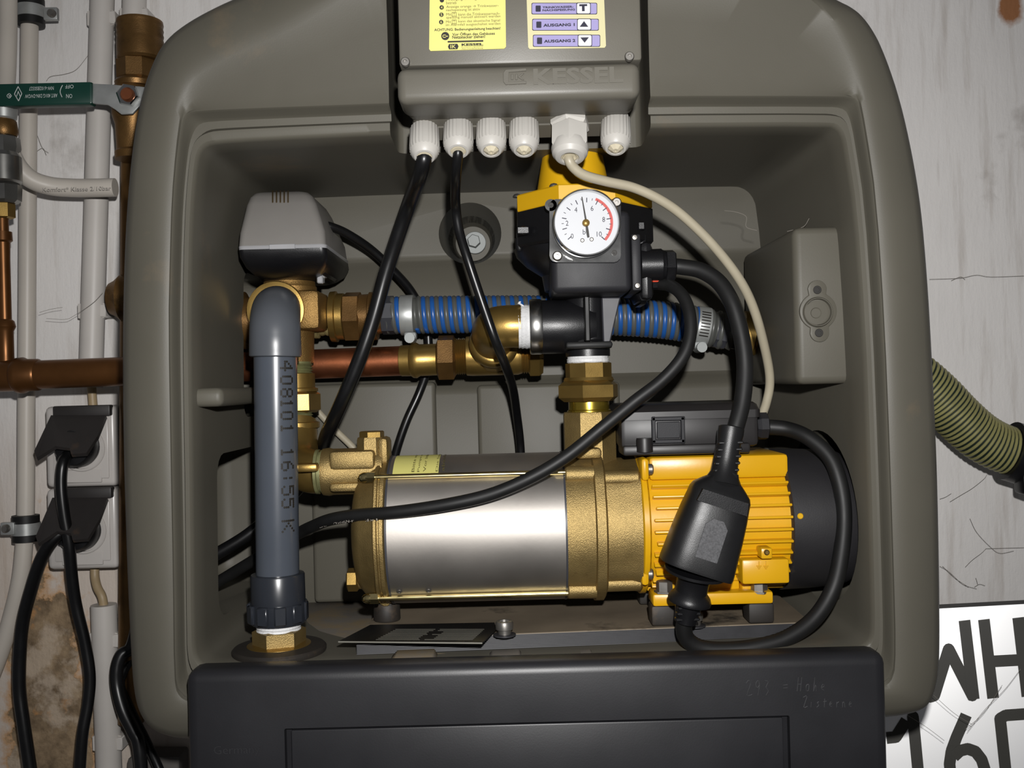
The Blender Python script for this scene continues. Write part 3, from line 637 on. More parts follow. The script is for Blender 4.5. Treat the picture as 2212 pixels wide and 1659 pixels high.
# fan cover
mb = MB(); mb.lx(MX, MY, YP, [(1672, 120), (1672, 147), (1675, 151), (1730, 149), (1780, 146), (1806, 142), (1824, 133), (1832, 114), (1834, 60), (1834, 5)], 72); mb.build('fan_cover', FANC, t)
c_ = W(1729, 1115, .752); mb = MB(); mb.ly(1729, 1115, .7515, [(.755, 6.5), (.7515, 6.5), (.751, 5), (.751, .1)], 20); mb.build('cover_dot', REDO if False else YELC, t)
# terminal box on motor
tb_Y = .766
mb = MB(); mb.pbox(1340, 895, 1640, 968, tb_Y + .002, .86, .004, 2); tbx = mb.build('terminal_box', TERM, t)
mb = MB(); mb.pbox(1346, 960, 1622, 982, tb_Y - .002, .862, .002, 2); mb.build('box_base', TERM, tbx)
mb = MB(); z0_ = W(1490, 905, tb_Y).z; cx_ = W(1490, 900, tb_Y).x
def tr(hx, Yf, Yb, z, r=.005): return rrect(cx_, (Yf + Yb) / 2, hx, (Yb - Yf) / 2, r, z)
mb.loft([tr(L(155, tb_Y), tb_Y, .863, z0_), tr(L(155, tb_Y), tb_Y, .863, z0_ + .006), tr(L(153, tb_Y), tb_Y + .001, .862, z0_ + .0068), tr(L(150, tb_Y), tb_Y + .003, .860, z0_ + .010), tr(L(144, tb_Y), tb_Y + .007, .856, z0_ + .0118)]); mb.build('box_lid', TERM, tbx)
mb = MB()
for r in ((1408, 900, 1480, 909), (1408, 949, 1480, 958), (1408, 900, 1417, 958), (1471, 900, 1480, 958)): mb.pbox(*r, tb_Y - .001, tb_Y + .006, .0006, 1)
mb.pbox(1419, 911, 1469, 947, tb_Y + .0008, tb_Y + .006, .0005, 1); mb.build('knockout_frame', DGREY, tbx)
mb = MB(); mb.lz(1392, 950, tb_Y - .001, [(946, 17), (950, 18), (976, 18)], 24); mb.build('screw_tower', TERM, tbx)
mb = MB(); mb.lx(1650, 920, .79, [(1632, 25), (1640, 30), (1655, 30), (1658, 24), (1658, 12)], 8, phase=.2); mb.build('box_gland', DGREY, tbx, angle=25)

# ------------------------------------------------------------------ brass union between pump and controller
t = thing('brass_union', W(1272, 890, YP), 'brass union with large hex nut between pump outlet and black controller', 'pipe fitting')
mb = MB(); mb.lz(1271, 800, YP, [(783, 44), (785, 50), (815, 50), (818, 46)], 8, phase=.2); mb.build('top_collar', BRASS, t, angle=20)
mb = MB(); mb.lz(1271, 800, YP, [(815, 52), (822, 55), (826, 50)], 36); mb.build('ring', BRASS, t)
mb = MB(); mb.lz(1271, 840, YP, [(822, 54), (832, 68), (858, 68), (867, 56)], 6, phase=.25); mb.build('union_nut', BRASS, t, angle=20)
mb = MB(); mb.lz(1272, 870, YP, [(860, 43), (868, 44), (884, 44), (886, 47), (892, 47)], 36); mb.build('tail', mat('greenish_brass', 'a89038', .25, .9, var=.15), t)
mb = MB(); mb.lz(1270, 775, YP, [(768, 42), (770, 45), (773, 44), (776, 46), (779, 45), (782, 46), (785, 43)], 36); mb.build('thread_tape', PTFE, t)

# ------------------------------------------------------------------ pump controller with gauge
t = thing('pump_controller', W(1268, 770, YP), 'black and yellow pump controller with round pressure gauge', 'pump controller')
# plan octagon
cxp = W(1252, 480, .76).x
def plan(s, z, dy=0.):
    xs = [(W(1196, 0, .746).x, .746), (W(1318, 0, .746).x, .746), (W(1397, 0, .785).x, .785), (W(1397, 0, .785).x, .835), (W(1318, 0, .746).x, .872), (W(1196, 0, .746).x, .872), (W(1106, 0, .785).x, .835), (W(1106, 0, .785).x, .785)]
    k = (829.5 - 430) / F * math.sin(ROLL)
    return [Vector((cxp + (x + k * 0 - cxp) * s, .809 + (y - .809) * s, z)) for x, y in xs]
zt1 = ZC + .1475 ; zt0 = ZC + .1343; zk = ZC + .1065
mb = MB(); mb.loft([plan(.99, zt0), plan(1, zt0 + .0008), plan(1, zt1 - .001), plan(.985, zt1)]); mb.build('yellow_flange', YELC, t, angle=20)
mb = MB(); mb.loft([plan(.975, zk), plan(1.005, zk + .002), plan(1.005, zt0 - .0006), plan(.99, zt0)]); fl_b = mb.build('lower_flange', BLKP, t, angle=20)
mb = MB(); mb.lathe((cxp, .809, zk + .001), -AZ, [(0, .050), (.006, .048), (.014, .040), (.022, .028), (.034, .026)], 48); mb.build('diaphragm_bowl', BLKP, t)
mb = MB(); mb.lathe((cxp - .001, .809, zt1 - .001), AZ, [(0, L(84, .80)), (.002, L(82, .80)), (.035, L(66, .80)), (.06, L(60, .80)), (.064, L(52, .8))], 48); mb.build('yellow_tower', YELC, t)
for x, y, Y in ((1117, 414, .787), (1197, 396, .749), (1318, 390, .751)):
    p_ = W(x, y, Y); mb = MB(); mb.lathe((p_.x, Y + .006, zt1 - .0005), AZ, [(0, .0035), (.0012, .0034), (.0024, .0024), (.003, .0005)], 16); mb.build('flange_screw', ZINC, t)
for r in ((1116, 488, 1144, 506, .7795), (1370, 478, 1394, 497, .7795)):
    mb = MB(); mb.pbox(r[0], r[1], r[2], r[3], r[4] - .010, r[4] + .03, .001, 1, Yref=r[4] - .01); mb.build('clip_block', BLKP, t)
for x in (1122, 1385):
    mb = MB(); mb.lz(x, 530, .79, [(515, 9), (538, 9), (543, 6)], 14); mb.build('bolt_end', BLKP, t)
# terminal box of the controller
mb = MB(); mb.pbox(1190, 455, 1364, 632, .746, .812, .005, 3); mb.build('switch_housing', DGREY, t)
mb = MB(); mb.pbox(1364.5, 505, 1385, 628, .7465, .812, .0015, 2); cvp = mb.build('side_cover', DGREY, t)
for x, y in ((1371, 513), (1377, 617)):
    mb = MB(); mb.ly(x, y, .7455, [(.748, 6.5), (.7455, 6.5), (.7445, 5), (.7443, .2)], 18); mb.build('cover_screw', ZINC, cvp)
mb = MB(); mb.pbox(1383, 520, 1412, 648, .765, .825, .005, 2); mb.pbox(1375, 598, 1408, 655, .77, .82, .008, 2); mb.pbox(1378, 500, 1398, 560, .775, .82, .003, 2); mb.build('switch_body', BLKP, t)
mb = MB(); mb.lx(1400, 573, .772, [(1380, 30), (1383, 34), (1428, 35), (1432, 32), (1436, 31)], 36); cg = mb.build('cable_gland', BLKP, t)
mb = MB(); mb.lx(1440, 573, .772, [(1435, 30), (1438, 35), (1455, 35), (1458, 31), (1459, 18)], 6, phase=.25); mb.build('gland_nut', BLKP, cg, angle=20)
mb = MB(); mb.lx(1420, 605, .775, [(1402, 8), (1404, 13), (1426, 13), (1428, 10)], 20); mb.build('red_ring', REDO, t)
mb = MB(); mb.lx(1420, 613, .775, [(1400, 13), (1432, 13), (1435, 11), (1436, 8)], 8); mb.build('small_gland', BLKP, t)
# gauge
YGa = .738
mb = MB(); rect(mb, 1187, 430, 1341, 566, YGa, .004, 14); mb.ly(1190, 443, YGa, [(YGa, 13), (YGa + .004, 13)], 24); gp = mb.build('gauge_plate', CHROME, t)
for x, y in ((1332, 437), (1204, 553)):
    mb = MB(); mb.ly(x, y, YGa - .002, [(YGa + .001, 11), (YGa - .0015, 11), (YGa - .0035, 8), (YGa - .0035, 3.5), (YGa - .002, 3), (YGa - .002, .2)], 20); mb.build('plate_screw', ZINC, gp)
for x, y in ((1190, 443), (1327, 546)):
    mb = MB(); mb.ly(x, y, YGa - .0005, [(YGa, 6), (YGa - .0006, 6), (YGa - .0007, 5), (YGa - .0002, .2)], 18); mb.build('screw_hole', INK, gp)  # each hole is a dark disc, its inner shade put into the colour
GX, GY = 1267, 481
mb = MB(); mb.ly(GX, GY, .722, [(.742, 60), (.740, 70), (.727, 73), (.7215, 73.5), (.7195, 71.5), (.7195, 69), (.722, 67.8), (.7245, 67.5)], 72, cap=False); gz = mb.build('gauge_bezel', CHROME, t, label='chrome gauge bezel')
mb = MB(); mb.ly(GX, GY, .7245, [(.740, 66), (.7243, 68), (.7243, .1)], 64); mb.build('gauge_dial', DIAL, gz)
mb = MB(); yd = .7240; mb_r = MB()
def dialpt(ang, r): a = math.radians(ang); return (GX + r * math.sin(a), GY - r * math.cos(a))
def stroke(m, a, r0, r1, w, Y):
    x0, y0 = dialpt(a, r0); x1, y1 = dialpt(a, r1); dx, dy = math.cos(math.radians(a)) * w / 2, math.sin(math.radians(a)) * w / 2
    m.prism([(x0 - dx, y0 - dy), (x0 + dx, y0 + dy), (x1 + dx, y1 + dy), (x1 - dx, y1 - dy)], Y, Y + .0003)
for k in range(21):
    a = -132 + 265 * k / 20; stroke(mb, a, 49 if k % 2 else 44, 54, 1.2 if k % 2 else 1.9, yd)
for s_, x, y in (('0', 1236, 510), ('2', 1225, 482), ('4', 1244, 453), ('6', 1279, 450), ('8', 1304, 474), ('b', 1262, 501)): mb.text(s_, x - 3, y - 5.5, x + 3, y + 5.5, yd)
mb.text('10', 1289, 500, 1300, 511, yd); mb.build('scale_print', INKB, gz)
arc = [dialpt(21 + 112 * k / 24, 57) for k in range(25)] + [dialpt(133 - 112 * k / 24, 51) for k in range(25)]
mb = MB()
for k in range(24): mb.prism([dialpt(21 + 112 * k / 24, 57.5), dialpt(21 + 112 * (k + 1) / 24, 57.5), dialpt(21 + 112 * (k + 1) / 24, 51.5), dialpt(21 + 112 * k / 24, 51.5)], yd + .0001, yd + .0003)
mb.build('red_zone', REDP, gz)
mb = MB(); mb.prism([(1256.2, 425), (1258, 425), (1268.5, 480), (1272, 500), (1273.5, 512), (1269, 513), (1266, 500), (1264.5, 480)], .7222, .7226); nd = mb.build('needle', INK, gz)
mb = MB(); mb.ly(1266, 481, .7215, [(.7235, 8), (.7218, 8), (.7212, 6), (.7210, .2)], 20); mb.build('needle_hub', BRASS, gz)
for x, y in ((1258, 519), (1278, 517)):
    mb = MB(); mb.ly(x, y, .7238, [(.7242, 4.5), (.7238, 4.5), (.7236, 3.4), (.7240, 3), (.7240, .2)], 16); mb.build('dial_rivet', ZINC, gz)
mb = MB(); mb.ly(GX, GY, .7205, [(.7206, 69), (.7205, .1)], 64, cap=False); mb.build('gauge_glass', GLASS, gz)
# tee body
mb = MB(); mb.lx(1200, 706, YP, [(1166, 40), (1166, 57), (1172, 58), (1262, 58), (1285, 50)], 48); mb.build('inlet_barrel', BLKP, t)
mb = MB(); mb.lx(1160, 706, YP, [(1143, 46), (1144, 58), (1147, 60), (1167, 60), (1171, 58), (1171, 50)], 56); mb.build('chrome_ring', SATIN, t)
mb = MB(); mb.lz(1268, 700, YP, [(600, 46), (735, 46), (740, 52), (752, 52), (754, 48), (770, 48), (771, 40)], 48); mb.build('outlet_barrel', BLKP, t)
mb = MB(); mb.pbox(1262, 640, 1274, 738, .776, .80, .001, 1, Yref=.78); mb.pbox(1222, 738, 1323, 752, .777, .83, .002, 2, Yref=.78); mb.build('rib', BLKR, t)
mb = MB(); mb.prism([(1299, 642), (1341, 642), (1318, 742), (1303, 742)], .79, .822, .001, 1); mb.build('gusset', mat('grey_black_plastic', '35353a', .5), t)

# ------------------------------------------------------------------ brass elbow and tee, copper pipe
t = thing('brass_tee', W(1060, 815, .875), 'golden brass tee and elbow linking the copper pipe to the black controller', 'pipe fitting')
YT = .878
mb = MB(); mb.lx(1060, 768, YT, [(1004, 30), (1008, 42), (1020, 43), (1118, 43), (1128, 40), (1132, 30)], 40); mb.build('tee_body', BRASS, t)
mb = MB(); mb.lx(995, 770, YT, [(978, 34)] + [(980 + k * 2, 40 if k % 2 else 36) for k in range(14)] + [(1010, 34)], 36); mb.build('thread', BRASS, t); mb = MB(); mb.lx(1125, 766, YT, [(1112, 34)] + [(1114 + k * 2.5, 42 if k % 2 else 38) for k in range(12)], 36); mb.build('thread', BRASS, t)
mb = MB(); mb.lx(965, 772, YT, [(944, 38), (948, 50), (980, 50), (985, 40)], 6, phase=.25); mb.build('compression_nut', BRASSD, t, angle=20)
mb = MB(); mb.lx(1155, 764, YT, [(1140, 40), (1144, 50), (1164, 50), (1172, 44), (1174, 20)], 6, phase=.25); mb.build('end_cap', BRASS, t, angle=20)
eb = [W(1068, 764, .872), W(1066, 735, .846), W(1064, 718, .826), W(1072, 709, .811), W(1095, 705.5, .807), W(1128, 705, .807)]
mb = MB(); mb.tube(eb, L(46, .81), 36, 8); mb.build('elbow', BRASS, t)
d_ = (eb[1] - eb[0]).normalized(); mb = MB(); mb.lathe(W(1067, 740, .850), d_, [(-.008, L(46, .83)), (-.006, L(54, .83)), (-.001, L(56, .83)), (.002, L(53, .83)), (.004, L(46, .83))], 44); mb.build('elbow_collar', BRASS, t)
mb = MB(); mb.lx(1132, 706, YP, [(1118, 42), (1120, 47), (1124, 46), (1128, 48), (1132, 46.5), (1137, 48.5), (1141, 47), (1146, 48), (1148, 42)], 40)
for k in range(4): mb.tube([W(1128 + k, 661, .801), W(1124 - k, 657 - k, .799), W(1119 + 2 * k, 655 - k, .798)], .0006, 5, 3)
mb.build('thread_tape', PTFE, t)

t = thing('copper_pipe', W(400, 830, .93), 'copper pipe running from the left wall into the grey housing, with soldered tee', 'pipe')
A_, B_ = W(-60, 815, .935), W(880, 779, .895)
mb = MB(); mb.seg(A_, B_, [(0, .0133), (.60, .0133)], 32); mb.build('outer_pipe', COPPERD, t, label='brown aged copper section')
mb = MB(); mb.seg(A_, B_, [(.585, .01325), (1, .01325)], 32); mb.build('inner_pipe', COPPER, t, label='bright copper section')
def along(px): return A_.lerp(B_, (px + 60) / 940)
mb = MB(); mb.seg(along(866), along(952), [(0, .013), (.02, .0138), (.25, .0140), (.30, .0156), (.38, .0160), (.46, .0142), (1, .0140)], 32); mb.build('press_sleeve', BRASS, t)
mb = MB(); mb.seg(along(-50), along(92), [(0, .0145), (.62, .0145), (.66, .0165), (.74, .0168), (.8, .0150), (.97, .0148), (1, .0134)], 32); mb.build('tee_collar', COPPERD, t)
mb = MB(); mb.lz(8, 600, .935, [(455, 13), (500, 13), (501, 19), (520, 20), (524, 15), (560, 14), (690, 14), (694, 19), (706, 22), (716, 17), (770, 17), (800, 20)], 28); mb.build('riser', COPPERD, t)

# ------------------------------------------------------------------ shut-off valve on the far left
t = thing('isolating_valve', W(10, 470, .935), 'small chrome valve with brass ends on the copper riser at the left edge', 'valve')
mb = MB(); mb.lz(8, 370, .935, [(292, 24), (298, 34), (320, 36), (332, 33), (350, 36), (395, 36), (398, 33), (402, 36), (434, 34), (440, 26)], 8, phase=.3); mb.lz(8, 370, .93, [(330, 30), (340, 37), (392, 37), (396, 30)], 32); mb.build('body', mat('dull_chrome', '8f8e8a', .3, .9, var=.15), t, angle=20)
mb = MB(); mb.lz(6, 450, .935, [(438, 20), (441, 25), (470, 25), (473, 18)], 6, phase=.2); mb.build('lower_nut', BRASS, t, angle=20)
mb = MB(); mb.lz(8, 280, .935, [(258, 22), (262, 26), (285, 30), (294, 26)], 28); mb.build('upper_tail', BRASSD, t)
mb = MB(); mb.lz(8, 245, .935, [(230, 20), (236, 28), (256, 26), (262, 20)], 28); mb.build('clamp_ring', DULLS, t)

# ------------------------------------------------------------------ spiral hose
YH = .887
t = thing('spiral_hose', W(1200, 725, YH), 'blue and grey spiral hose running behind the controller', 'hose')
hp = WP([(838, 681, YH), (900, 680.5, YH), (1000, 679.5, YH), (1150, 679, YH), (1300, 683, YH), (1420, 690, YH), (1500, 702, YH), (1560, 714, YH), (1580, 716, YH)])
C = spline(hp, 60); NT = 41
def frames(C):
    u = None; out = []
    for i, p in enumerate(C):
        tt = (C[min(i + 1, len(C) - 1)] - C[max(i - 1, 0)]).normalized()
        if u is None: u = tt.cross(AY)
        u = (u - tt * u.dot(tt)).normalized(); out.append((p, tt, u, tt.cross(u)))
    return out
FR = frames(C); ln = [0]
for i in range(1, len(C)): ln.append(ln[-1] + (C[i] - C[i - 1]).length)
pitch = L(19.0, YH); mb = MB(); rings = []
for i, (p, tt, u, w) in enumerate(FR):
    ring = []
    for j in range(28):
        a = 2 * math.pi * j / 28; rr = L(39, YH) + .0010 * math.cos(2 * math.pi * (ln[i] / pitch) - a + math.pi)
        ring.append(p + u * (rr * math.cos(a)) + w * (rr * math.sin(a)))
    rings.append(ring)
mb.loft(rings); mb.build('hose_wall', HGREY, t)
def helix(C, R, pitch, off=0., step=18, s0=0., s1=1e9):
    FRc = frames(C); l = [0]
    for i in range(1, len(C)): l.append(l[-1] + (C[i] - C[i - 1]).length)
    out = []; tot = l[-1]; n = int(tot / pitch * step); i = 0
    for k in range(n):
        s_ = tot * k / n
        if s_ < s0 or s_ > s1: continue
        while i < len(l) - 2 and l[i + 1] < s_: i += 1
        f_ = (s_ - l[i]) / (l[i + 1] - l[i]); p, tt, u, w = FRc[i]; p = p.lerp(FRc[i + 1][0], f_); a = 2 * math.pi * s_ / pitch + off
        out.append(p + u * (R * math.cos(a)) + w * (R * math.sin(a)))
    return out
tot = ln[-1]
def flat_ribbon(m, C, R, pitch, wid, th, off, s0=0., s1=1e9, step=20):
    FRc = frames(C); H = helix(C, R, pitch, off, step, s0, s1); rings = []
    j = 0
    for i, p in enumerate(H):
        while j < len(C) - 1 and (C[j + 1] - p).length < (C[j] - p).length: j += 1
        ax = FRc[j][1]; rad = p - FRc[j][0]; rad = (rad - ax * rad.dot(ax)).normalized()
        rings.append([p - ax * wid, p - ax * wid * .6 + rad * th * .8, p + rad * th, p + ax * wid * .6 + rad * th * .8, p + ax * wid, p - rad * th])
    m.loft(rings)
mb = MB(); flat_ribbon(mb, C, L(38.5, YH), pitch, L(5.0, YH), L(2.6, YH), 0, L(64, YH), tot - L(55, YH)); mb.build('blue_spiral', BLUE, t)
mb = MB(); flat_ribbon(mb, C, L(38.5, YH), pitch, L(5.0, YH), L(2.2, YH), 0, L(14, YH), L(30, YH)); mb.build('blue_spiral', BLUE, t)
def clamp(px, py, tilt, hx, hy, ang):
    q_ = YH / F; ax = (AX - AZ * tilt).normalized(); m = MB(); m.lathe(W(px, py, YH), ax, [(-14 * q_, 40 * q_), (-14 * q_, 43 * q_), (-12 * q_, 43.6 * q_), (12 * q_, 43.6 * q_), (14 * q_, 43 * q_), (14 * q_, 40 * q_)], 48); c_ = m.build('hose_clamp', DULLS, t)
    m = MB(); h_ = W(hx, hy, YH - .008); m.rb(h_, (.011, .010, .007), .002, 2); m.seg(h_ + Vector((-.0, -.010, -.002)), h_ + Vector((0, .012, -.002)), [(0, .0045), (1, .0045)], 14); m.build('worm_housing', GALV, c_)
    m = MB()
    if ang is None: return
    for k in range(9):
        a = math.radians(ang + 9 * k); d_ = Vector((0, -math.cos(a), math.sin(a))); d_ = (d_ - ax * d_.dot(ax)).normalized()
        M = Matrix((ax, d_.cross(ax), d_)).transposed(); m.rb(W(px, py, YH) + d_ * (43.7 * q_), (.008, .0011, .0006), 0, 1, M)
    m.build('worm_slots', INK, c_)
clamp(880, 681, .0, 887, 726, None); clamp(1516, 706, .19, 1512, 746, -30)
mb = MB(); mb.lx(842, 681, YH, [(822, 30), (826, 42), (852, 42), (854, 36)], 8, phase=.2); mb.build('hose_tail', CUFF, t, angle=20)
mb = MB(); mb.seg(W(1545, 711, YH), W(1592, 720, YH), [(0, .0165), (.5, .0168), (.55, .0148), (1, .0148)], 10); mb.build('hose_tail', CUFF, t, angle=20)
mb = MB(); mb.seg(W(1585, 718, YH), W(1660, 728, YH), [(0, .013), (.2, .0145), (.21, .020), (.5, .021), (.55, .018), (1, .018)], 32); mb.build('brass_connector', BRASS, t)

# ------------------------------------------------------------------ diverter valve with actuator
YV = .862
t = thing('diverter_valve', W(630, 800, YV), 'bronze three-way valve with grey and black motor actuator on top', 'valve')
def ring_px(py, x0, x1, Yf, Yb, r):
    p0 = W(x0, py, Yf); p1 = W(x1, py, Yf); return rrect((p0.x + p1.x) / 2, (Yf + Yb) / 2, (p1.x - p0.x) / 2, (Yb - Yf) / 2, r, (p0.z + p1.z) / 2)
mb = MB(); mb.loft([ring_px(529, 513, 702, .803, .915, .005), ring_px(500, 515, 700, .806, .913, .006), ring_px(440, 529, 681, .822, .905, .007), ring_px(424, 536, 673, .828, .900, .007), ring_px(416, 546, 664, .836, .895, .006), ring_px(414, 560, 652, .845, .885, .005)]); ac = mb.build('actuator_cover', ACTG, t, angle=50, label='light grey actuator cover')
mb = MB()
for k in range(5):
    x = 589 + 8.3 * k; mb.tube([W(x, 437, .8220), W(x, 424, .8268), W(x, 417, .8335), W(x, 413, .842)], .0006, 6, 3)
mb.build('vent_slots', mat('painted_gold_vent_shade', '5a4a30', .5, .5), ac)  # raised strips; their gold-brown colour stands in for shade in the slots
mb = MB(); mb.loft([ring_px(537, 513, 704, .8025, .916, .005), ring_px(531, 512.5, 704, .8015, .916, .005), ring_px(529, 512.5, 703.5, .802, .916, .005)]); mb.pbox(581, 527, 637, 538, .8005, .806, .0004, 1); mb.build('silver_seam', SILV, ac)
mb = MB(); mb.loft([ring_px(537, 513, 704, .8025, .916, .005), ring_px(552, 515, 706, .803, .917, .005), ring_px(575, 528, 702, .811, .912, .006), ring_px(592, 546, 692, .823, .905, .007), ring_px(600, 560, 684, .83, .90, .009)]); mb.build('actuator_base', BLKP, t, angle=50)
mb = MB(); mb.lz(626, 600, YV, [(585, 66), (592, 64), (606, 62), (610, 56)], 40); mb.build('neck_ring', BLKP, t)
mb = MB(); mb.prism([(690, 520), (712, 500), (716, 562), (702, 600), (690, 575)], .83, .89, .003, 2, Yref=.84); mb.build('side_clip', BLKP, t)
mb = MB(); mb.pbox(684, 594, 697, 612, .835, .845, .001, 1); mb.pbox(690, 565, 700, 600, .837, .85, .001, 1); mb.build('white_latch', SILV, t)
mb = MB(); mb.lz(626, 640, YV, [(602, 54), (618, 55), (622, 58), (700, 56), (722, 50), (785, 48), (788, 42)], 40); mb.pbox(632, 625, 690, 712, .835, .885, .005, 2); mb.build('valve_body', BRONZE, t)
mb = MB(); mb.lx(620, 690, .875, [(523, 40), (525, 62), (531, 62), (534, 50), (600, 48)], 36); mb.build('left_flange', BRASSD, t)
mb = MB(); mb.lathe(W(602, 672, .846), -AY, [(-.01, L(58, .84)), (0, L(62, .84)), (.010, L(63, .84)), (.0125, L(61, .84)), (.013, L(52, .84))], 48); mb.build('front_flange', BRASS, t)
mb = MB(); mb.lx(700, 685, YH, [(680, 46), (688, 46), (690, 40), (696, 41), (702, 39), (708, 41.5), (716, 40)], 32); mb.build('hemp_thread', HEMP, t)
mb = MB(); mb.lx(730, 684, YH, [(714, 44), (716, 54), (728, 55), (730, 50), (744, 50), (746, 46)], 40); mb.build('union_collar', BRASS, t)
mb = MB(); mb.lx(765, 683, YH, [(744, 46), (747, 55), (778, 55), (781, 48)], 6, phase=.25); mb.build('union_nut', BRASSD, t, angle=20)
mb = MB(); mb.lx(800, 683, YH, [(778, 47), (798, 48), (800, 52), (815, 52), (817, 40), (830, 36)], 40); mb.build('union_tail', BRASSD, t)

# suction line below the valve
YS = .832
t = thing('suction_elbow', W(640, 1057, YS), 'golden brass union and elbow feeding the pump inlet behind the grey pipe', 'pipe fitting')
sx = 634
mb = MB(); mb.lz(sx, 800, .85, [(782, 38)] + [(786 + 3 * k, 42 if k % 2 else 37) for k in range(8)], 32); mb.build('green_thread', VERDI, t)
mb = MB(); mb.lz(sx, 830, .848, [(806, 38), (808, 46), (838, 46), (840, 52), (846, 52), (848, 46)], 36); mb.build('union_top', BRASS, t)
mb = MB(); mb.lz(sx, 870, .846, [(846, 48), (852, 58), (886, 58), (892, 48)], 6, phase=.25); mb.build('union_nut', BRASS, t, angle=20)
mb = MB(); mb.lz(sx, 900, .843, [(888, 36), (891, 42), (894, 38), (897, 42), (900, 38), (903, 42), (906, 38), (914, 40)], 32); mb.build('lower_thread', VERDI, t)
mb = MB(); mb.tube(WP([(638, 912, .84), (640, 945, .835), (642, 985, .825), (650, 1008, .815), (672, 1018, .805), (694, 1019, .802)]), L(46, .82), 36, 8); mb.lz(638, 915, .84, [(910, 44), (913, 52), (924, 52), (928, 46)], 32); mb.pbox(640, 1000, 690, 1018, .775, .80, .002, 2, Yref=.785); mb.build('elbow_body', BRASS, t)
mb = MB(); mb.lx(692, 1019, .80, [(682, 42), (684, 48), (690, 48), (691, 43), (695, 43), (696, 47), (700, 47), (701, 40)], 36); mb.build('thread_ring', VERDI, t)

# ------------------------------------------------------------------ grey PVC riser
YR = .762
t = thing('pvc_riser', W(602, 1420, YR), 'thick grey plastic pipe with elbow standing on a brass socket at the left', 'pipe')
pt, pb = W(595, 770, YR), W(600, 1250, YR)
R_ = L(46, YR)
el = [W(601, 671, .842), W(600, 668, .822), W(598, 668, .800), W(596, 676, .780), W(594.5, 702, .7655), W(594.5, 735, YR), W(595, 768, YR)]
mb = MB(); mb.tube(el, L(53, .77), 40, 8, rfun=lambda f_: L(51 + 4 * f_, .77)); mb.seg(W(595, 766, YR), W(595, 771.5, YR), [(0, L(55, YR)), (.7, L(54.5, YR)), (1, L(51, YR))], 40); mb.build('elbow', PVCE, t)
mb = MB(); mb.seg(pt, pb, [(0, R_), (1, R_)], 48); pp = mb.build('pipe', PVC, t)
FONT5 = {'4': ["00010", "00110", "01010", "10010", "11111", "00010", "00010"], '0': ["01110", "10001", "10001", "10001", "10001", "10001", "01110"], '8': ["01110", "10001", "10001", "01110", "10001", "10001", "01110"],
         '1': ["00100", "01100", "00100", "00100", "00100", "00100", "01110"], '6': ["00110", "01000", "10000", "11110", "10001", "10001", "01110"], ':': ["00000", "00100", "00100", "00000", "00100", "00100", "00000"], '5': ["11111", "10000", "11110", "00001", "00001", "10001", "01110"], 'K': ["10001", "10010", "10100", "11000", "10100", "10010", "10001"]}
mb = MB(); axd = (pb - pt).normalized(); rt = axd.cross(AY) * -1; rt = Vector((1, 0, 0)) - axd * axd.x; rt.normalize(); fr = rt.cross(axd); fr = -fr if fr.y > 0 else fr
for ch, y0, y1 in (('4', 780, 803), ('0', 812, 831), ('8', 839, 858), ('1', 862, 880), ('0', 888, 906), ('1', 914, 934), ('1', 965, 985), ('6', 994, 1015), (':', 1020, 1040), ('5', 1046, 1067), ('5', 1073, 1094), ('K', 1118, 1146)):
    for r_, row in enumerate(FONT5[ch]):
        for c_, bit in enumerate(row):
            if bit == '1':
                ang = math.radians(61 - r_ * 5.6); py = y0 + (y1 - y0) * (c_ + .5) / 5; f_ = (py - 770) / (1250 - 770); base = pt.lerp(pb, f_)
                nrm = fr * math.cos(ang) + rt * math.sin(ang); mb.lathe(base + nrm * (R_ - .0001), nrm, [(0, .00092), (.0003, .00088)], 8)
mb.build('dot_print', INK, pp, label='black dotted stamp 408101 16:55')
mb = MB(); mb.lz(600, 1250, YR, [(1238, 47), (1239, 56), (1242, 57.5), (1300, 58), (1302, 60), (1338, 61), (1344, 58), (1345, 46)], 44)
for k in range(10):
    a = math.radians(-90 + 36 * k); p_ = W(600, 1320, YR) + Vector((math.sin(a), -math.cos(a), 0)) * L(59, YR); M = Matrix.Rotation(a, 3, 'Z'); mb.rb(p_, (.009, .004, L(40, YR)), .001, 1, M)
mb.build('threaded_socket', PVCD, t)
mb = MB(); mb.lz(602, 1350, YR, [(1342, 46), (1346, 48), (1349, 46.5), (1352, 48), (1355, 46.5), (1359, 48), (1362, 44)], 36); mb.build('thread_tape', PTFE, t)
mb = MB(); mb.lz(603, 1370, YR, [(1357, 48), (1360, 57), (1392, 57), (1394, 52)], 6, phase=.25); mb.build('brass_hexagon', CASTB, t, angle=20)
mb = MB(); mb.lz(603, 1400, YR, [(1388, 56), (1391, 68), (1396, 69), (1397, 64), (1407, 62), (1408, 50)], 48); mb.build('brass_flange', BRASS, t)
zfl = ZC - .1988; p_ = W(604, 1410, YR); mb = MB(); mb.lathe((p_.x, YR, zfl), AZ, [(0, .0345), (.0015, .0352), (.0035, .0352), (.005, .0338), (.0062, .026), (.0064, .02)], 56); mb.build('rubber_gasket', RUBB, t)

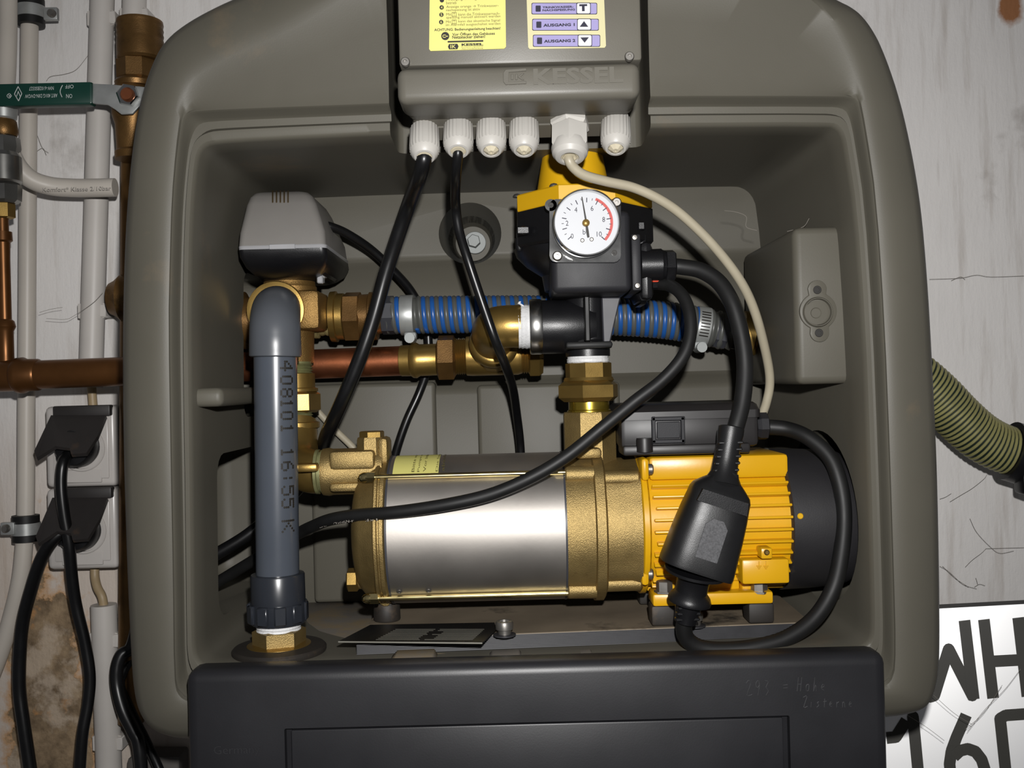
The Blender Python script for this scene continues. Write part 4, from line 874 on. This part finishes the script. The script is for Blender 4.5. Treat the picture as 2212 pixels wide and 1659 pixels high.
# ------------------------------------------------------------------ rubber mat, card and screws on the shelf
t = thing('rubber_mat', (0.05, .8, ZC - .199), 'black ribbed rubber mat under the pump', 'mat')
z0, z1 = ZC - .1988, ZC - .1872
fl_, fr_ = W(770, 1420, .748), W(1718, 1374, .772)
A0 = Vector((fl_.x, .748, 0)); B0 = Vector((fr_.x + .01, .766, 0)); Bk = Vector((fr_.x + .012, .885, 0)); Ak = Vector((fl_.x + .006, .885, 0))
mb = MB(); rings = []; nl = 20
for k in range(nl + 1):
    z = z0 + (z1 - .0008 - z0) * k / nl; ins = .0 if k % 2 else .0007
    cen = (A0 + B0 + Ak + Bk) / 4; rings.append([Vector((p.x, p.y, z)) + Vector(((cen.x - p.x), (cen.y - p.y), 0)).normalized() * ins for p in (A0, B0, Bk, Ak)])
mb.loft(rings); mb.build('ribbed_edge', MATR, t, angle=15)
mb = MB(); mb.loft([[Vector((p.x, p.y, z)) for p in (A0, B0, Bk, Ak)] for z in (z1 - .0008, z1)]); mb.build('dusty_top', MATT, t)
t = thing('printed_card', W(900, 1390, .745), 'thin black card with a pale printed table, lying on the rubber mat', 'card')
def onz(px, py, z):
    a = (px - CX) / F; b = (CY - py) / F; k = (-a * _s + b * _c); return W(px, py, (z - ZC) / k)
zc_ = z1 + .0012
quad = [onz(731, 1388, zc_), onz(1042, 1391, zc_), onz(1073, 1362, zc_), onz(1068, 1347, zc_), onz(800, 1352, zc_)]
mb = MB(); mb.loft([quad, [p + AZ * .0009 for p in quad]]); mb.build('card_sheet', CARDB, t)
mb = MB()
for k in range(9):
    f_ = k / 8; y = 1381.5 - 22 * f_; xa = 812 + 42 * f_; xb = 1022 + 24 * f_
    for g0, g1 in ((0, .42), (.58, 1)) if k in (1, 2, 3, 5, 6) else ((0, .45), (.5, 1)):
        pA = onz(xa + (xb - xa) * g0, y, zc_ + .001); pB = onz(xa + (xb - xa) * g1, y, zc_ + .001); d_ = AY * .0011
        mb.add([pA - d_, pB - d_, pB + d_, pA + d_], [(0, 1, 2, 3)])
mb.build('table_print', CARDL, t)
mb = MB(); e0, e1 = quad[0] + AZ * .0005, quad[1] + AZ * .0005; mb.seg(e0, e1, [(0, .0006), (1, .0006)], 6); mb.build('white_edge', CARDL, t)
for x, y, lb in ((1090, 1372, 'shiny cap screw on the rubber mat beside the printed card'), (1500, 1352, 'shiny cap screw on the rubber mat behind the black plug cable')):
    p_ = onz(x, y, z1); mb = MB(); mb.lathe(p_, AZ, [(0, .0052), (.0006, .0052), (.0007, .0048), (.004, .0050), (.0046, .0065), (.009, .0068), (.0105, .006), (.0107, .0038), (.008, .0035), (.008, .0001)], 28)
    t = thing('cap_screw', p_, lb, 'screw', 'cap screws on the rubber mat'); mb.build('screw_head', ZINC, t)
    mb = MB(); mb.lathe(p_ - AZ * .0002, AZ, [(0, .0085), (.001, .0085), (.0012, .0078)], 28); mb.build('washer', MATR, t)

# ------------------------------------------------------------------ cables
def cable(name, pts, r, m, label, sub=10, n=14, cat='cable'):
    b = MB(); b.tube(WP(pts), r, n, sub); return b.build(name, m, label=label, cat=cat)
cable('power_cable', [(917, 326, .705), (915, 348, .703), (905, 385, .715), (884, 440, .750), (856, 520, .765), (832, 595, .772), (806, 690, .775), (775, 780, .778), (735, 875, .788), (706, 938, .815), (690, 985, .862), (640, 1060, .880), (545, 1148, .872), (463, 1200, .868), (410, 1235, .870)], L(16, .765), BLK, 'thick black cable from the leftmost gland, curving down past the spiral hose')
cable('sensor_cable', [(990, 312, .705), (989, 336, .703), (985, 385, .717), (984, 440, .750), (992, 500, .760), (1012, 565, .768), (1042, 655, .770), (1070, 735, .772), (1092, 790, .79), (1108, 840, .83), (1117, 900, .865), (1123, 950, .88), (1126, 1000, .885), (1128, 1060, .89)], L(10.5, .77), BLK, 'thin black cable hanging from the second gland, crossing the brass elbow')
cable('motor_cable', [(1229, 328, .706), (1229, 345, .702), (1240, 363, .704), (1264, 379, .707), (1310, 392, .711), (1370, 406, .716), (1430, 434, .721), (1482, 472, .727), (1545, 535, .735), (1600, 608, .746), (1632, 678, .76), (1656, 770, .78), (1663, 825, .79), (1656, 868, .795), (1643, 905, .80)], L(10.5, .73), WCAB, 'pale grey cable arching from the big white gland to the motor terminal box')
t = thing('controller_lead', W(1505, 1240, .722), 'thick black lead from the controller ending in a black socket coupling', 'cable')
mb = MB(); mb.tube(WP([(1448, 575, .772), (1475, 577, .770), (1515, 585, .765), (1553, 610, .758), (1580, 652, .750), (1597, 705, .745), (1607, 760, .741), (1609, 811, .738), (1603, 870, .734), (1590, 920, .730), (1576, 965, .727)]), L(18, .745), 18, 10); mb.build('cable', BLKR, t)
A2, B2 = W(1580, 922, .729), W(1560, 1045, .723); mb = MB(); prof = [(0, .0075), (.02, .0092)]
mb.seg(A2, B2, [(0, .0078), (.02, .0094), (.12, .0095), (.3, .0086), (.55, .0090), (.8, .0096), (1, .014)], 28)
for k in range(5):
    for sgn in (-1, 1):
        p_ = A2.lerp(B2, .27 + .12 * k); mb.rb(p_ + Vector((sgn * .0062, -.0058, 0)), (.0058, .003, .0024), .0008, 1)
mb.build('strain_relief', BLKS, t)
def superloft(m, cents, secs, side, dep, n=40, e=3.0):
    rings = []
    for c_, (a, b_) in zip(cents, secs):
        ring = []
        for j in range(n):
            th = 2 * math.pi * j / n; cs, sn = math.cos(th), math.sin(th)
            ring.append(c_ + side * (a * math.copysign(abs(cs) ** (2 / e), cs)) + dep * (b_ * math.copysign(abs(sn) ** (2 / e), sn)))
        rings.append(ring)
    m.loft(rings)
def axpt(f_): return W(1568 - 66 * f_, 1028 + 203 * f_, .722)
adir = (axpt(1) - axpt(0)).normalized(); side = adir.cross(AY).normalized()
k = .722 / F
secs = [(-.05, 24, 20), (.02, 30, 24), (.08, 46, 32), (.15, 62, 44), (.20, 66, 52), (.26, 67, 56), (.40, 71, 60), (.6, 75, 62), (.8, 78, 63), (.97, 80, 64), (1.0, 79, 63), (1.0, 60, 50)]
mb = MB(); superloft(mb, [axpt(s_[0]) for s_ in secs], [(s_[1] * k, s_[2] * k) for s_ in secs], side, AY, 48, 3.2); sk = mb.build('socket_body', BLKS, t)
def on_sock(f_, sx_, Y): return axpt(f_) + side * (sx_ * k) + AY * (Y - .722)
def plate(m, f0, f1, w0, w1, Y, th=.002, off=0):
    q_ = [on_sock(f0, -w0 + off, Y), on_sock(f0, w0 + off, Y), on_sock(f1, w1 + off, Y), on_sock(f1, -w1 + off, Y)]; m.loft([q_, [p + AY * th for p in q_]])
mb = MB(); plate(mb, .50, .84, 24, 24, .7003, .004); plate(mb, .43, .50, 11, 24, .7003, .004); mb.build('rating_panel', mat('grey_sparkle_panel', '4a4a4c', .4, var=.3, vs=900), sk)
mb = MB(); plate(mb, .185, .31, 50, 55, .7025, .006); mb.build('grip_panel', BLKP, sk)
t = thing('motor_lead', W(1490, 1400, .735), 'black motor lead looping round the fan cover to a plug in the socket coupling', 'cable')
mb = MB(); Pa, Pb = W(1502, 1232, .722), W(1480, 1345, .728)
mb.seg(Pa, Pb, [(0, .022), (.05, .022), (.08, .014), (.2, .0118), (.4, .0115), (.48, .0145), (.56, .0158), (.60, .0155), (.61, .010), (.8, .0088), (.98, .0082), (1, .007)], 32)
for kk in range(3):
    for sgn in (-1, 1): mb.rb(Pa.lerp(Pb, .68 + .11 * kk) + Vector((sgn * .006, -.004, 0)), (.0055, .007, .0026), .0008, 1)
mb.build('plug_body', BLKP, t)
mb = MB(); mb.tube(WP([(1482, 1330, .727), (1477, 1355, .730), (1484, 1380, .733), (1510, 1398, .735), (1560, 1404, .736), (1630, 1398, .737), (1700, 1378, .740), (1760, 1335, .745), (1800, 1270, .75), (1818, 1190, .752), (1823, 1110, .754), (1813, 1040, .758), (1790, 985, .765), (1745, 945, .775), (1700, 927, .785), (1652, 922, .79)]), L(17.5, .75), 16, 10); mb.build('cable', BLKR, t)
t = thing('signal_lead', W(700, 1200, .78), 'matt black cable looping from the controller across the steel pump barrel', 'cable')
mb = MB(); mb.tube(WP([(1425, 613, .775), (1450, 618, .768), (1475, 640, .758), (1490, 680, .749), (1490, 730, .743), (1472, 775, .740), (1430, 822, .739), (1370, 868, .738), (1300, 925, .738), (1225, 985, .738), (1150, 1030, .738), (1060, 1068, .739), (960, 1091, .741), (850, 1107, .748), (770, 1113, .760), (715, 1122, .772), (680, 1135, .785), (640, 1155, .805), (545, 1212, .835), (463, 1262, .85), (400, 1300, .86)]), L(14, .745), 16, 10); mb.build('cable', BLKR, t)
mb = MB()
for s_, x, y, w_, a in (('VDE', 693, 1137, 24, 14), ('H05RN-F', 742, 1127, 44, 5), ('3x1', 802, 1123, 26, 3)):
    x0 = len(mb.v); mb.text(s_, x - w_ / 2, y - 3, x + w_ / 2, y + 3, .752); c_ = W(x, y, .752)
    for i in range(x0, len(mb.v)):
        v = mb.v[i] - c_; ar = math.radians(a); mb.v[i] = c_ + Vector((v.x * math.cos(ar) - v.z * math.sin(ar), 0, v.x * math.sin(ar) + v.z * math.cos(ar)))
# lettering sits on the sheath: push to the cable surface depth
Ys = spline(WP([(850, 1107, .748), (770, 1113, .760), (715, 1122, .772), (680, 1135, .785), (640, 1155, .805)]), 12)
for i, v in enumerate(mb.v):
    best = min(Ys, key=lambda p: abs(p.x * .75 / p.y - v.x * .75 / v.y)); yy = best.y - L(13.2, .75); sc_ = yy / v.y; mb.v[i] = Vector((v.x * sc_, yy, ZC + (v.z - ZC) * sc_))
mb.build('cable_print', GINK, t)
cable('actuator_cable', [(700, 488, .86), (715, 490, .862), (750, 505, .872), (800, 538, .888), (850, 585, .902), (890, 632, .915), (918, 690, .921), (926, 745, .922), (922, 800, .922), (905, 850, .918), (880, 905, .916), (862, 955, .916), (850, 1000, .918), (840, 1060, .92)], L(9.5, .9), BLK, 'thin black cable from the grey actuator, passing behind the spiral hose')
cable('thin_white_cable', [(600, 760, .92), (650, 850, .92), (692, 895, .919), (725, 930, .917), (762, 966, .914), (800, 1010, .912)], L(7.5, .92), WCAB, 'thin pale cable on the back of the recess beside the brass inlet')

# ------------------------------------------------------------------ pipes and fittings on the wall, left
def clip(x, y, r, m=WPIPE, parent=None):
    b = MB(); Y = 1.004
    b.lathe(W(x, y, Y), AZ, [(-L(16, Y), L(r + 1, Y)), (-L(15, Y), L(r + 5, Y)), (L(15, Y), L(r + 5, Y)), (L(16, Y), L(r + 1, Y))], 24); c_ = W(x, y, Y)
    b.v = [v if v.y > Y - L(r * .35, Y) else Vector((c_.x + (v.x - c_.x) * 1.12, Y - L(r * .35, Y), v.z)) for v in b.v]
    b.pbox(x + r - 6, y - 14, x + r + 8, y + 14, Y - L(r * .6, Y), 1.02, .001, 1, Yref=Y); b.pbox(x - r - 7, y - 14, x - r + 4, y + 14, Y - L(r * .2, Y), 1.02, .001, 1, Yref=Y)
    return b.build('pipe_clip', m, parent)
t = thing('white_conduit', W(196, 835, 1.0), 'straight white conduit with clips, between the thinner hose and the brass valve', 'conduit')
mb = MB(); mb.seg(W(223, -60, 1.003), W(196, 836, 1.003), [(0, L(25, 1)), (1, L(25, 1))], 32); mb.build('tube', WPIPE, t)
clip(221, 42, 25, parent=t); clip(201, 672, 25, parent=t)
t = thing('short_conduit', W(290, 45, 1.0), 'short white conduit end just above the brass coupling', 'conduit')
mb = MB(); mb.seg(W(292, -60, 1.003), W(289, 62, 1.003), [(0, L(25, 1)), (1, L(25, 1))], 32); mb.build('tube', WPIPE, t); clip(291, 36, 25, parent=t)
cable('white_hose', [(66, -60, 1.0), (64, 60, 1.0), (61, 300, 1.0), (59, 600, 1.0), (57, 900, 1.0), (56, 1080, 1.0), (54, 1150, 1.0), (46, 1240, 1.0), (28, 1320, 1.0), (4, 1400, 1.0), (-30, 1490, 1.0)], L(18, 1), WPIPE2, 'long thin white hose held by two metal pipe clamps, bending off at the lower left', cat='hose', n=24)
cable('white_tube', [(17, -60, .965), (17, 60, .962), (14, 160, .955), (8, 240, .94)], L(19, .95), WPIPE2, 'white tube at the top left corner above the green lever', cat='pipe', n=24)
def pclamp(x, y, tab, lb):
    tt = thing('pipe_clamp', W(x, y + 30, .99), lb, 'clamp', 'metal clamps on the thin white hose')
    b = MB(); b.lz(x, y, 1.0, [(y - 30, 20), (y - 29, 28), (y + 27, 28), (y + 28, 20)], 32); b.build('rubber_liner', BLKR, tt)
    b = MB(); b.lz(x, y, 1.0, [(y - 13, 27), (y - 13, 30), (y + 12, 30), (y + 12, 27)], 32); b.build('band', DULLS, tt)
    b = MB(); b.pbox(min(x + tab * 26, x + tab * 56), y - 13, max(x + tab * 26, x + tab * 56), y + 14, .985, .991, .001, 2, Yref=.985); b.build('tab', DULLS, tt)
    b = MB(); b.ly(x + tab * 44, y, .983, [(.986, 9), (.982, 9), (.980, 6), (.980, .2)], 16); b.build('clamp_screw', ZINC, tt)
pclamp(67, 28, 1, 'metal clamp with rubber liner at the top of the thin white hose'); pclamp(56, 1142, -1, 'metal clamp with rubber liner beside the lower wall socket')
t = thing('bent_hose', W(150, 425, .97), 'cream hose bending from the small chrome valve towards the brass valve', 'hose')
mb = MB(); mb.tube(WP([(22, 330, .94), (40, 362, .945), (68, 388, .952), (110, 402, .96), (160, 406, .965), (205, 406, .965), (249, 405, .965)]), L(20, .96), 24, 10); mb.build('tube', WPIPE2, t)
mb = MB(); mb.text('Komfort* Klasse 2/10bar', 92, 403, 240, 412, .9468); mb.build('hose_print', mat('pale_hose_print', 'a39d95', .6), t)
# ball valve and lever
YL = .955
t = thing('ball_valve', W(280, 600, YL), 'brass ball valve with dark green lever beside the housing', 'valve')
mb = MB(); mb.lz(303, 90, YL, [(45, 40), (47, 48), (54, 49), (60, 47.5), (66, 49), (72, 47.5), (78, 49), (84, 47.5), (90, 49), (128, 49), (133, 44)], 40); mb.build('coupling', BRASSD, t)
mb = MB(); mb.lz(296, 155, YL, [(130, 40), (134, 43), (172, 43), (176, 38)], 8, phase=.2); mb.lz(294, 185, YL, [(174, 40), (180, 44), (190, 42)], 36); mb.build('hexagon', BRASSD, t, angle=20)
mb = MB(); mb.lz(288, 250, YL, [(188, 38), (210, 44), (250, 44), (270, 38), (325, 36), (330, 40), (345, 40)], 36); mb.build('valve_body', BRASSD, t)
mb = MB(); mb.seg(W(290, 330, .985), W(283, 1560, .998), [(0, .0125), (1, .0125)], 24); mb.build('brass_pipe', BRASSD, t)
YLv = .925
mb = MB(); mb.prism([(196, 180), (238, 182), (262, 184), (300, 186), (330, 190), (330, 222), (300, 230), (286, 246), (262, 247), (248, 236), (232, 226), (196, 223)], YLv, YLv + .003, .0008); lv = mb.build('lever_plate', DULLS, t)
mb = MB(); mb.prism([(-60, 182), (196, 176), (198, 180), (198, 222), (195, 225), (-60, 231)], YLv - .003, YLv + .008, .0015, 2); sv = mb.build('lever_sleeve', GREENS, t, label='dark green lever sleeve')
mb = MB(); yq = YLv - .0034
mb.text('ON', 143, 203, 156, 212, yq, rot=180); mb.text('OFF', 141, 183, 159, 191, yq, rot=180); mb.text('ART.401G DIN-DVGW', 54, 203, 124, 211, yq, rot=180); mb.text('NW-6102BS0327', 63, 187, 116, 195, yq, rot=180)
for a, b_ in (((31, 203), (39, 187)), ((39, 187), (47, 202)), ((47, 202), (40, 218)), ((40, 218), (31, 203))): mb.seg(W(*a, yq), W(*b_, yq), [(0, .0004), (1, .0004)], 4)
mb.text('V', 35, 196, 44, 208, yq, rot=180)
mb.tube(WP([(135, 184, yq), (131, 192, yq), (130, 200, yq), (134, 210, yq)]), .0004, 4, 4); mb.tube(WP([(25, 207, yq), (20, 212, yq), (15, 207, yq), (20, 202, yq), (25, 207, yq)]), .0003, 4, 4); mb.text('R', 17.5, 204, 22.5, 210, yq, rot=180)
mb.build('sleeve_print', WINK, sv)
mb = MB(); mb.ly(276, 205, YLv - .004, [(YLv + .002, 24), (YLv - .006, 24), (YLv - .007, 21), (YLv - .007, 13)], 6, phase=.2); mb.build('lever_nut', CHROME, lv, angle=20)
mb = MB(); mb.ly(275, 204, YLv - .008, [(YLv + .03, 15), (YLv - .009, 15), (YLv - .0105, 12), (YLv - .0105, .2)], 24); mb.build('stem', COPPER, lv)
mb = MB(); mb.lx(260, 645, .985, [(236, 22), (240, 34), (252, 40), (266, 52), (330, 52)], 28); mb.build('wall_flange', BRASSD, t)

# ------------------------------------------------------------------ wall sockets with flaps and plugs
def socket(x0, y0, lb, lb2):
    tt = thing('wall_socket', W(x0 + 76, y0 + 176, 1.0), lb, 'socket', 'grey white wall sockets')
    Yf = .985; x1, y1 = x0 + 154, y0 + 175
    b = MB(); b.pbox(x0, y0, x1, y1, Yf, 1.021, .005, 3); fr_ = b.build('surface_frame', SOCK, tt)
    b = MB(); b.pbox(x0 + 16, y0 + 28, x1 - 17, y1 - 17, Yf - .0016, Yf + .004, .0015, 2); pl_ = b.build('socket_plate', SOCK, tt)
    b = MB(); b.ly(x0 + 80, y0 + 92, Yf - .002, [(Yf, 50), (Yf - .003, 50), (Yf - .004, 48), (Yf - .004, 44), (Yf, 43)], 40, cap=False); b.pbox(x0 + 34, y0 + 138, x0 + 122, y0 + 166, Yf - .0024, Yf, .0006, 1); b.build('rim', SOCK, pl_)
    b = MB(); b.pbox(x0 + 16, y0 - 1, x0 + 140, y0 + 23, Yf - .006, Yf + .004, .0015, 2); b.build('hinge_strip', LID, tt)
    h0, h1 = W(x0 + 13, y0 + 20, Yf - .006), W(x0 + 132, y0 + 20, Yf - .006); dn = Vector((0, -.036, -W(0, 0, 1).z + W(0, 93, 1).z)); dn = Vector((0, -.038, -.034))
    P = [h0, h1, h1 + dn * .55, h1 + dn + Vector((-.004, 0, 0)), h1 + dn * 1.02 + Vector((-.018, 0, 0)), h1 + dn * .86 + Vector((-.022, 0, 0)), h0 + dn * .84 + Vector((.018, 0, 0)), h0 + dn * 1.05 + Vector((.004, 0, -.003)), h0 + dn * .95]
    nn = Vector((0, -.034, .038)).normalized() * -.004
    b = MB(); b.loft([P, [p + nn for p in P]]); b.build('flip_lid', LID, tt, smooth=False)
    return tt
socket(97, 877, 'upper of two surface wall sockets, its dark flap propped open by a plug', ''); socket(100, 1055, 'lower of two surface wall sockets, its dark flap propped open by a plug', '')
def plug(cx, cy, pts, r, lb):
    tt = thing('plug_lead', W(cx, cy + 40, .97), lb, 'plug'); Yf = .983
    b = MB(); b.ly(cx, cy, Yf, [(Yf, 41), (Yf - .004, 43), (Yf - .016, 42), (Yf - .021, 36), (Yf - .022, .2)], 40); b.rb(W(cx - 26, cy + 14, Yf - .012), (.022, .016, .018), .005, 2); b.build('plug_body', BLKP, tt)
    b = MB(); b.tube(WP(pts), r, 14, 10); b.build('cable', BLK, tt)
plug(175, 965, [(165, 972, .970), (145, 985, .962), (135, 1005, .955), (132, 1050, .953), (138, 1110, .953), (150, 1180, .955), (156, 1250, .96), (165, 1310, .965), (184, 1390, .968), (194, 1460, .968), (190, 1520, .966), (178, 1590, .962), (170, 1700, .96)], L(12.5, .955), 'black plug in the upper wall socket with its cable hanging straight down')
plug(178, 1145, [(165, 1150, .970), (140, 1148, .962), (112, 1168, .958), (88, 1210, .96), (68, 1270, .965), (50, 1340, .97), (43, 1410, .972), (42, 1490, .972), (52, 1570, .97), (68, 1680, .968)], L(14, .96), 'black plug in the lower wall socket with its cable bowing out to the left')
cable('beige_cable', [(196, 800, 1.012), (199, 850, 1.012), (203, 900, 1.012)], L(9.5, 1.01), BEIGE, 'short beige cable above the upper wall socket')
cable('beige_cable', [(205, 1215, 1.012), (205, 1245, 1.010), (210, 1268, 1.006), (220, 1288, 1.003), (224, 1310, 1.003), (225, 1340, 1.003)], L(9.5, 1.01), BEIGE, 'short kinked beige cable below the lower wall socket')
t = thing('lower_conduit', W(232, 1659, 1.0), 'white conduit at the bottom left that takes the kinked beige cable', 'conduit')
mb = MB(); mb.seg(W(224, 1306, 1.003), W(238, 1740, 1.003), [(0, .0095), (0, L(27, 1)), (1, L(27, 1))], 32); mb.build('tube', WPIPE, t); clip(227, 1381, 27, parent=t); clip(235, 1602, 27, parent=t)
cable('looped_cable', [(300, 1330, .985), (285, 1395, .98), (262, 1415, .975), (252, 1445, .972), (253, 1485, .97), (266, 1535, .965), (288, 1580, .96), (300, 1610, .958), (308, 1700, .955)], L(14, .965), BLK, 'black cable bulging out from behind the lower left corner of the housing')
cable('straight_cable', [(290, 1420, .990), (268, 1450, .985), (262, 1485, .985), (285, 1540, .98), (315, 1600, .97), (345, 1665, .96), (365, 1720, .955)], L(10, .97), BLK, 'thinner black cable running down right below the housing corner')
t = thing('grey_bracket', W(340, 1700, .97), 'grey bracket behind the cables under the housing corner', 'bracket')
mb = MB(); mb.prism([(282, 1632), (300, 1626), (395, 1626), (395, 1720), (276, 1720)], .99, 1.02, .003, 2, Yref=1.0); mb.build('plate', mat('dull_grey_plastic', '56524e', .5), t)
mb = MB(); mb.ly(320, 1690, .988, [(.991, 9), (.988, 9), (.986, 6), (.986, .2)], 16); mb.build('screw', ZINC, t)

# ------------------------------------------------------------------ right side: corrugated hose and reflective plate
t = thing('corrugated_hose', W(2120, 1040, .96), 'olive green ribbed hose leaving the right side of the housing', 'hose')
hc = spline(WP([(1930, 790, .955), (1975, 812, .955), (2025, 855, .955), (2070, 902, .955), (2120, 945, .955), (2175, 972, .955), (2240, 985, .955), (2330, 990, .955)]), 40)
lt = [0]
for i in range(1, len(hc)): lt.append(lt[-1] + (hc[i] - hc[i - 1]).length)
mb = MB(); rings = []
for p, tt, u, w in frames(hc): rings.append([p + u * (L(50, .955) * math.cos(2 * math.pi * j / 32)) + w * (L(50, .955) * math.sin(2 * math.pi * j / 32)) for j in range(32)])
mb.loft(rings); mb.build('hose_wall', DGREEN, t)
mb = MB(); flat_ribbon(mb, hc, L(50.5, .955), L(9.6, .955), L(3.3, .955), L(2.6, .955), 0, step=26); mb.build('spiral_rib', OLIVE, t)
mb = MB(); p_, tt_, u_, w_ = frames(hc)[len(hc) - 78]; mb.lathe(p_, tt_, [(0, .024), (0, .0285), (.018, .0285), (.018, .024)], 36); mb.rb(p_ + Vector((.012, -.012, -.03)), (.02, .02, .02), .003, 2); mb.build('end_clamp', BLKP, t)

def Wp(px, py):   # point on the leaning plate's plane
    a = (px - CX) / F; b = (CY - py) / F; X1 = a * _c + b * _s; Z1 = -a * _s + b * _c
    # plane: Y = 1.004 - .30*(X-.33) + .17*(Z-Zr)
    Zr = -.215; Y = (1.004 + .30 * .33 - .17 * Zr) / (1 + .30 * X1 - .17 * Z1)
    return Vector((X1 * Y, Y, Z1 * Y + ZC))
PN = Vector((-.30, -1, .17)).normalized()
t = thing('number_plate', Wp(2050, 1690), 'bright white reflective number plate with black embossed characters at the lower right', 'number plate')
def slab(m, pts, d0, d1):
    q_ = [Wp(*p) for p in pts]; m.loft([[p + PN * d0 for p in q_], [p + PN * d1 for p in q_]])
mb = MB(); slab(mb, [(1860, 1318), (2027, 1313), (2330, 1297), (2365, 1780), (1880, 1780)], -.001, .0002); mb.build('plate_sheet', RETRO, t)
mb = MB(); slab(mb, [(1860, 1312), (2027, 1306), (2330, 1290), (2330, 1298), (2027, 1314.5), (1860, 1320)], -.0015, .0015); mb.build('black_edge', INK, t)
def glyph(m, strokes, w):
    hh = [.0012]
    for st in strokes:
        for i in range(len(st) - 1):
            (x0, y0), (x1, y1) = st[i], st[i + 1]; dx, dy = x1 - x0, y1 - y0; l_ = math.hypot(dx, dy); nx_, ny_ = -dy / l_ * w / 2, dx / l_ * w / 2
            slab(m, [(x0 + nx_, y0 + ny_), (x1 + nx_, y1 + ny_), (x1 - nx_, y1 - ny_), (x0 - nx_, y0 - ny_)], 0, hh[0]); hh[0] += .00006
            if i: 
                slab(m, [(x0 + w / 2 * math.cos(q_ * math.pi / 6), y0 + w / 2 * math.sin(q_ * math.pi / 6)) for q_ in range(12)], 0, hh[0]); hh[0] += .00006
for strokes in ([[(1990, 1346), (2010, 1505), (2018, 1502), (2049, 1402), (2100, 1502), (2103, 1506)], [(2083, 1340), (2103, 1510)]], [[(2125, 1338), (2145, 1508)], [(2134, 1429), (2208, 1425)], [(2199, 1334), (2219, 1504)]],
                [[(1915, 1594), (1935, 1592), (1958, 1556)], [(1964, 1548), (1972, 1548), (1992, 1760)]], [[(2087, 1544), (2066, 1592), (2055, 1622), (2051, 1650), (2056, 1700)], [(2060, 1634), (2074, 1621), (2090, 1617), (2107, 1623), (2120, 1640), (2127, 1662), (2131, 1700)]], [[(2300, 1536), (2172, 1545), (2160, 1552), (2162, 1570), (2182, 1760)]]):
    mb = MB(); glyph(mb, strokes, 25); mb.build('embossed_character', PLETT, t, smooth=False)

# ------------------------------------------------------------------ cobwebs and dust strands
def web(name, strands, lb, Y=None):
    b = MB()
    for st in strands: b.tube(WP([(x, y, (Y or 1.0185) + random.uniform(-.001, .001)) for x, y in st]), .00018, 4, 5)
    return b.build(name, WEB, label=lb, cat='cobweb', group='cobwebs')
web('cobweb', [[(2052, 1084), (2075, 1070), (2100, 1055), (2125, 1035), (2132, 1025)], [(2030, 1078), (2042, 1074), (2055, 1066)], [(2095, 1120), (2110, 1150), (2140, 1182), (2160, 1195), (2190, 1190)], [(2085, 1225), (2100, 1210), (2120, 1195), (2130, 1185)], [(2130, 1185), (2212, 1183)]], 'thin grey cobweb strands on the wall under the ribbed hose')
web('cobweb', [[(2030, 1223), (2050, 1235), (2080, 1262), (2110, 1272)], [(2036, 1223), (2062, 1248), (2092, 1268)], [(2105, 1268), (2116, 1262), (2128, 1265)], [(2108, 1248), (2112, 1262)]], 'dusty cobweb just above the white number plate')
web('cobweb', [[(2008, 603), (2050, 602), (2080, 600), (2110, 594), (2140, 598), (2212, 596)], [(2055, 606), (2075, 598), (2085, 604)]], 'horizontal cobweb on the wall right of the housing')
web('cobweb', [[(100, 175), (110, 165), (140, 160), (165, 150), (190, 120)]], 'fine cobweb between the two white pipes just above the green lever')
web('cobweb', [[(70, 255), (80, 290), (92, 320), (105, 330)], [(75, 330), (92, 320), (100, 335)]], 'fine cobweb on the thin white hose below the green lever')
web('cobweb', [[(100, 688), (140, 690), (160, 682), (200, 655), (222, 632)], [(85, 675), (110, 668), (135, 664)]], 'fine cobweb stretched across the straight white conduit', Y=.984)
web('cobweb', [[(1565, 455), (1590, 458), (1612, 468), (1612, 490), (1635, 498)], [(1700, 500), (1735, 490), (1748, 472)]], 'cobweb hanging under the top edge of the recess at right', Y=.80)
web('cobweb', [[(2015, 1500), (2060, 1540), (2100, 1565)], [(2090, 1580), (2130, 1530), (2170, 1490), (2205, 1445)], [(2085, 1575), (2125, 1540), (2165, 1480)], [(1960, 1545), (2000, 1570), (2040, 1600)]], 'cobweb strands in front of the number plate', Y=.925)
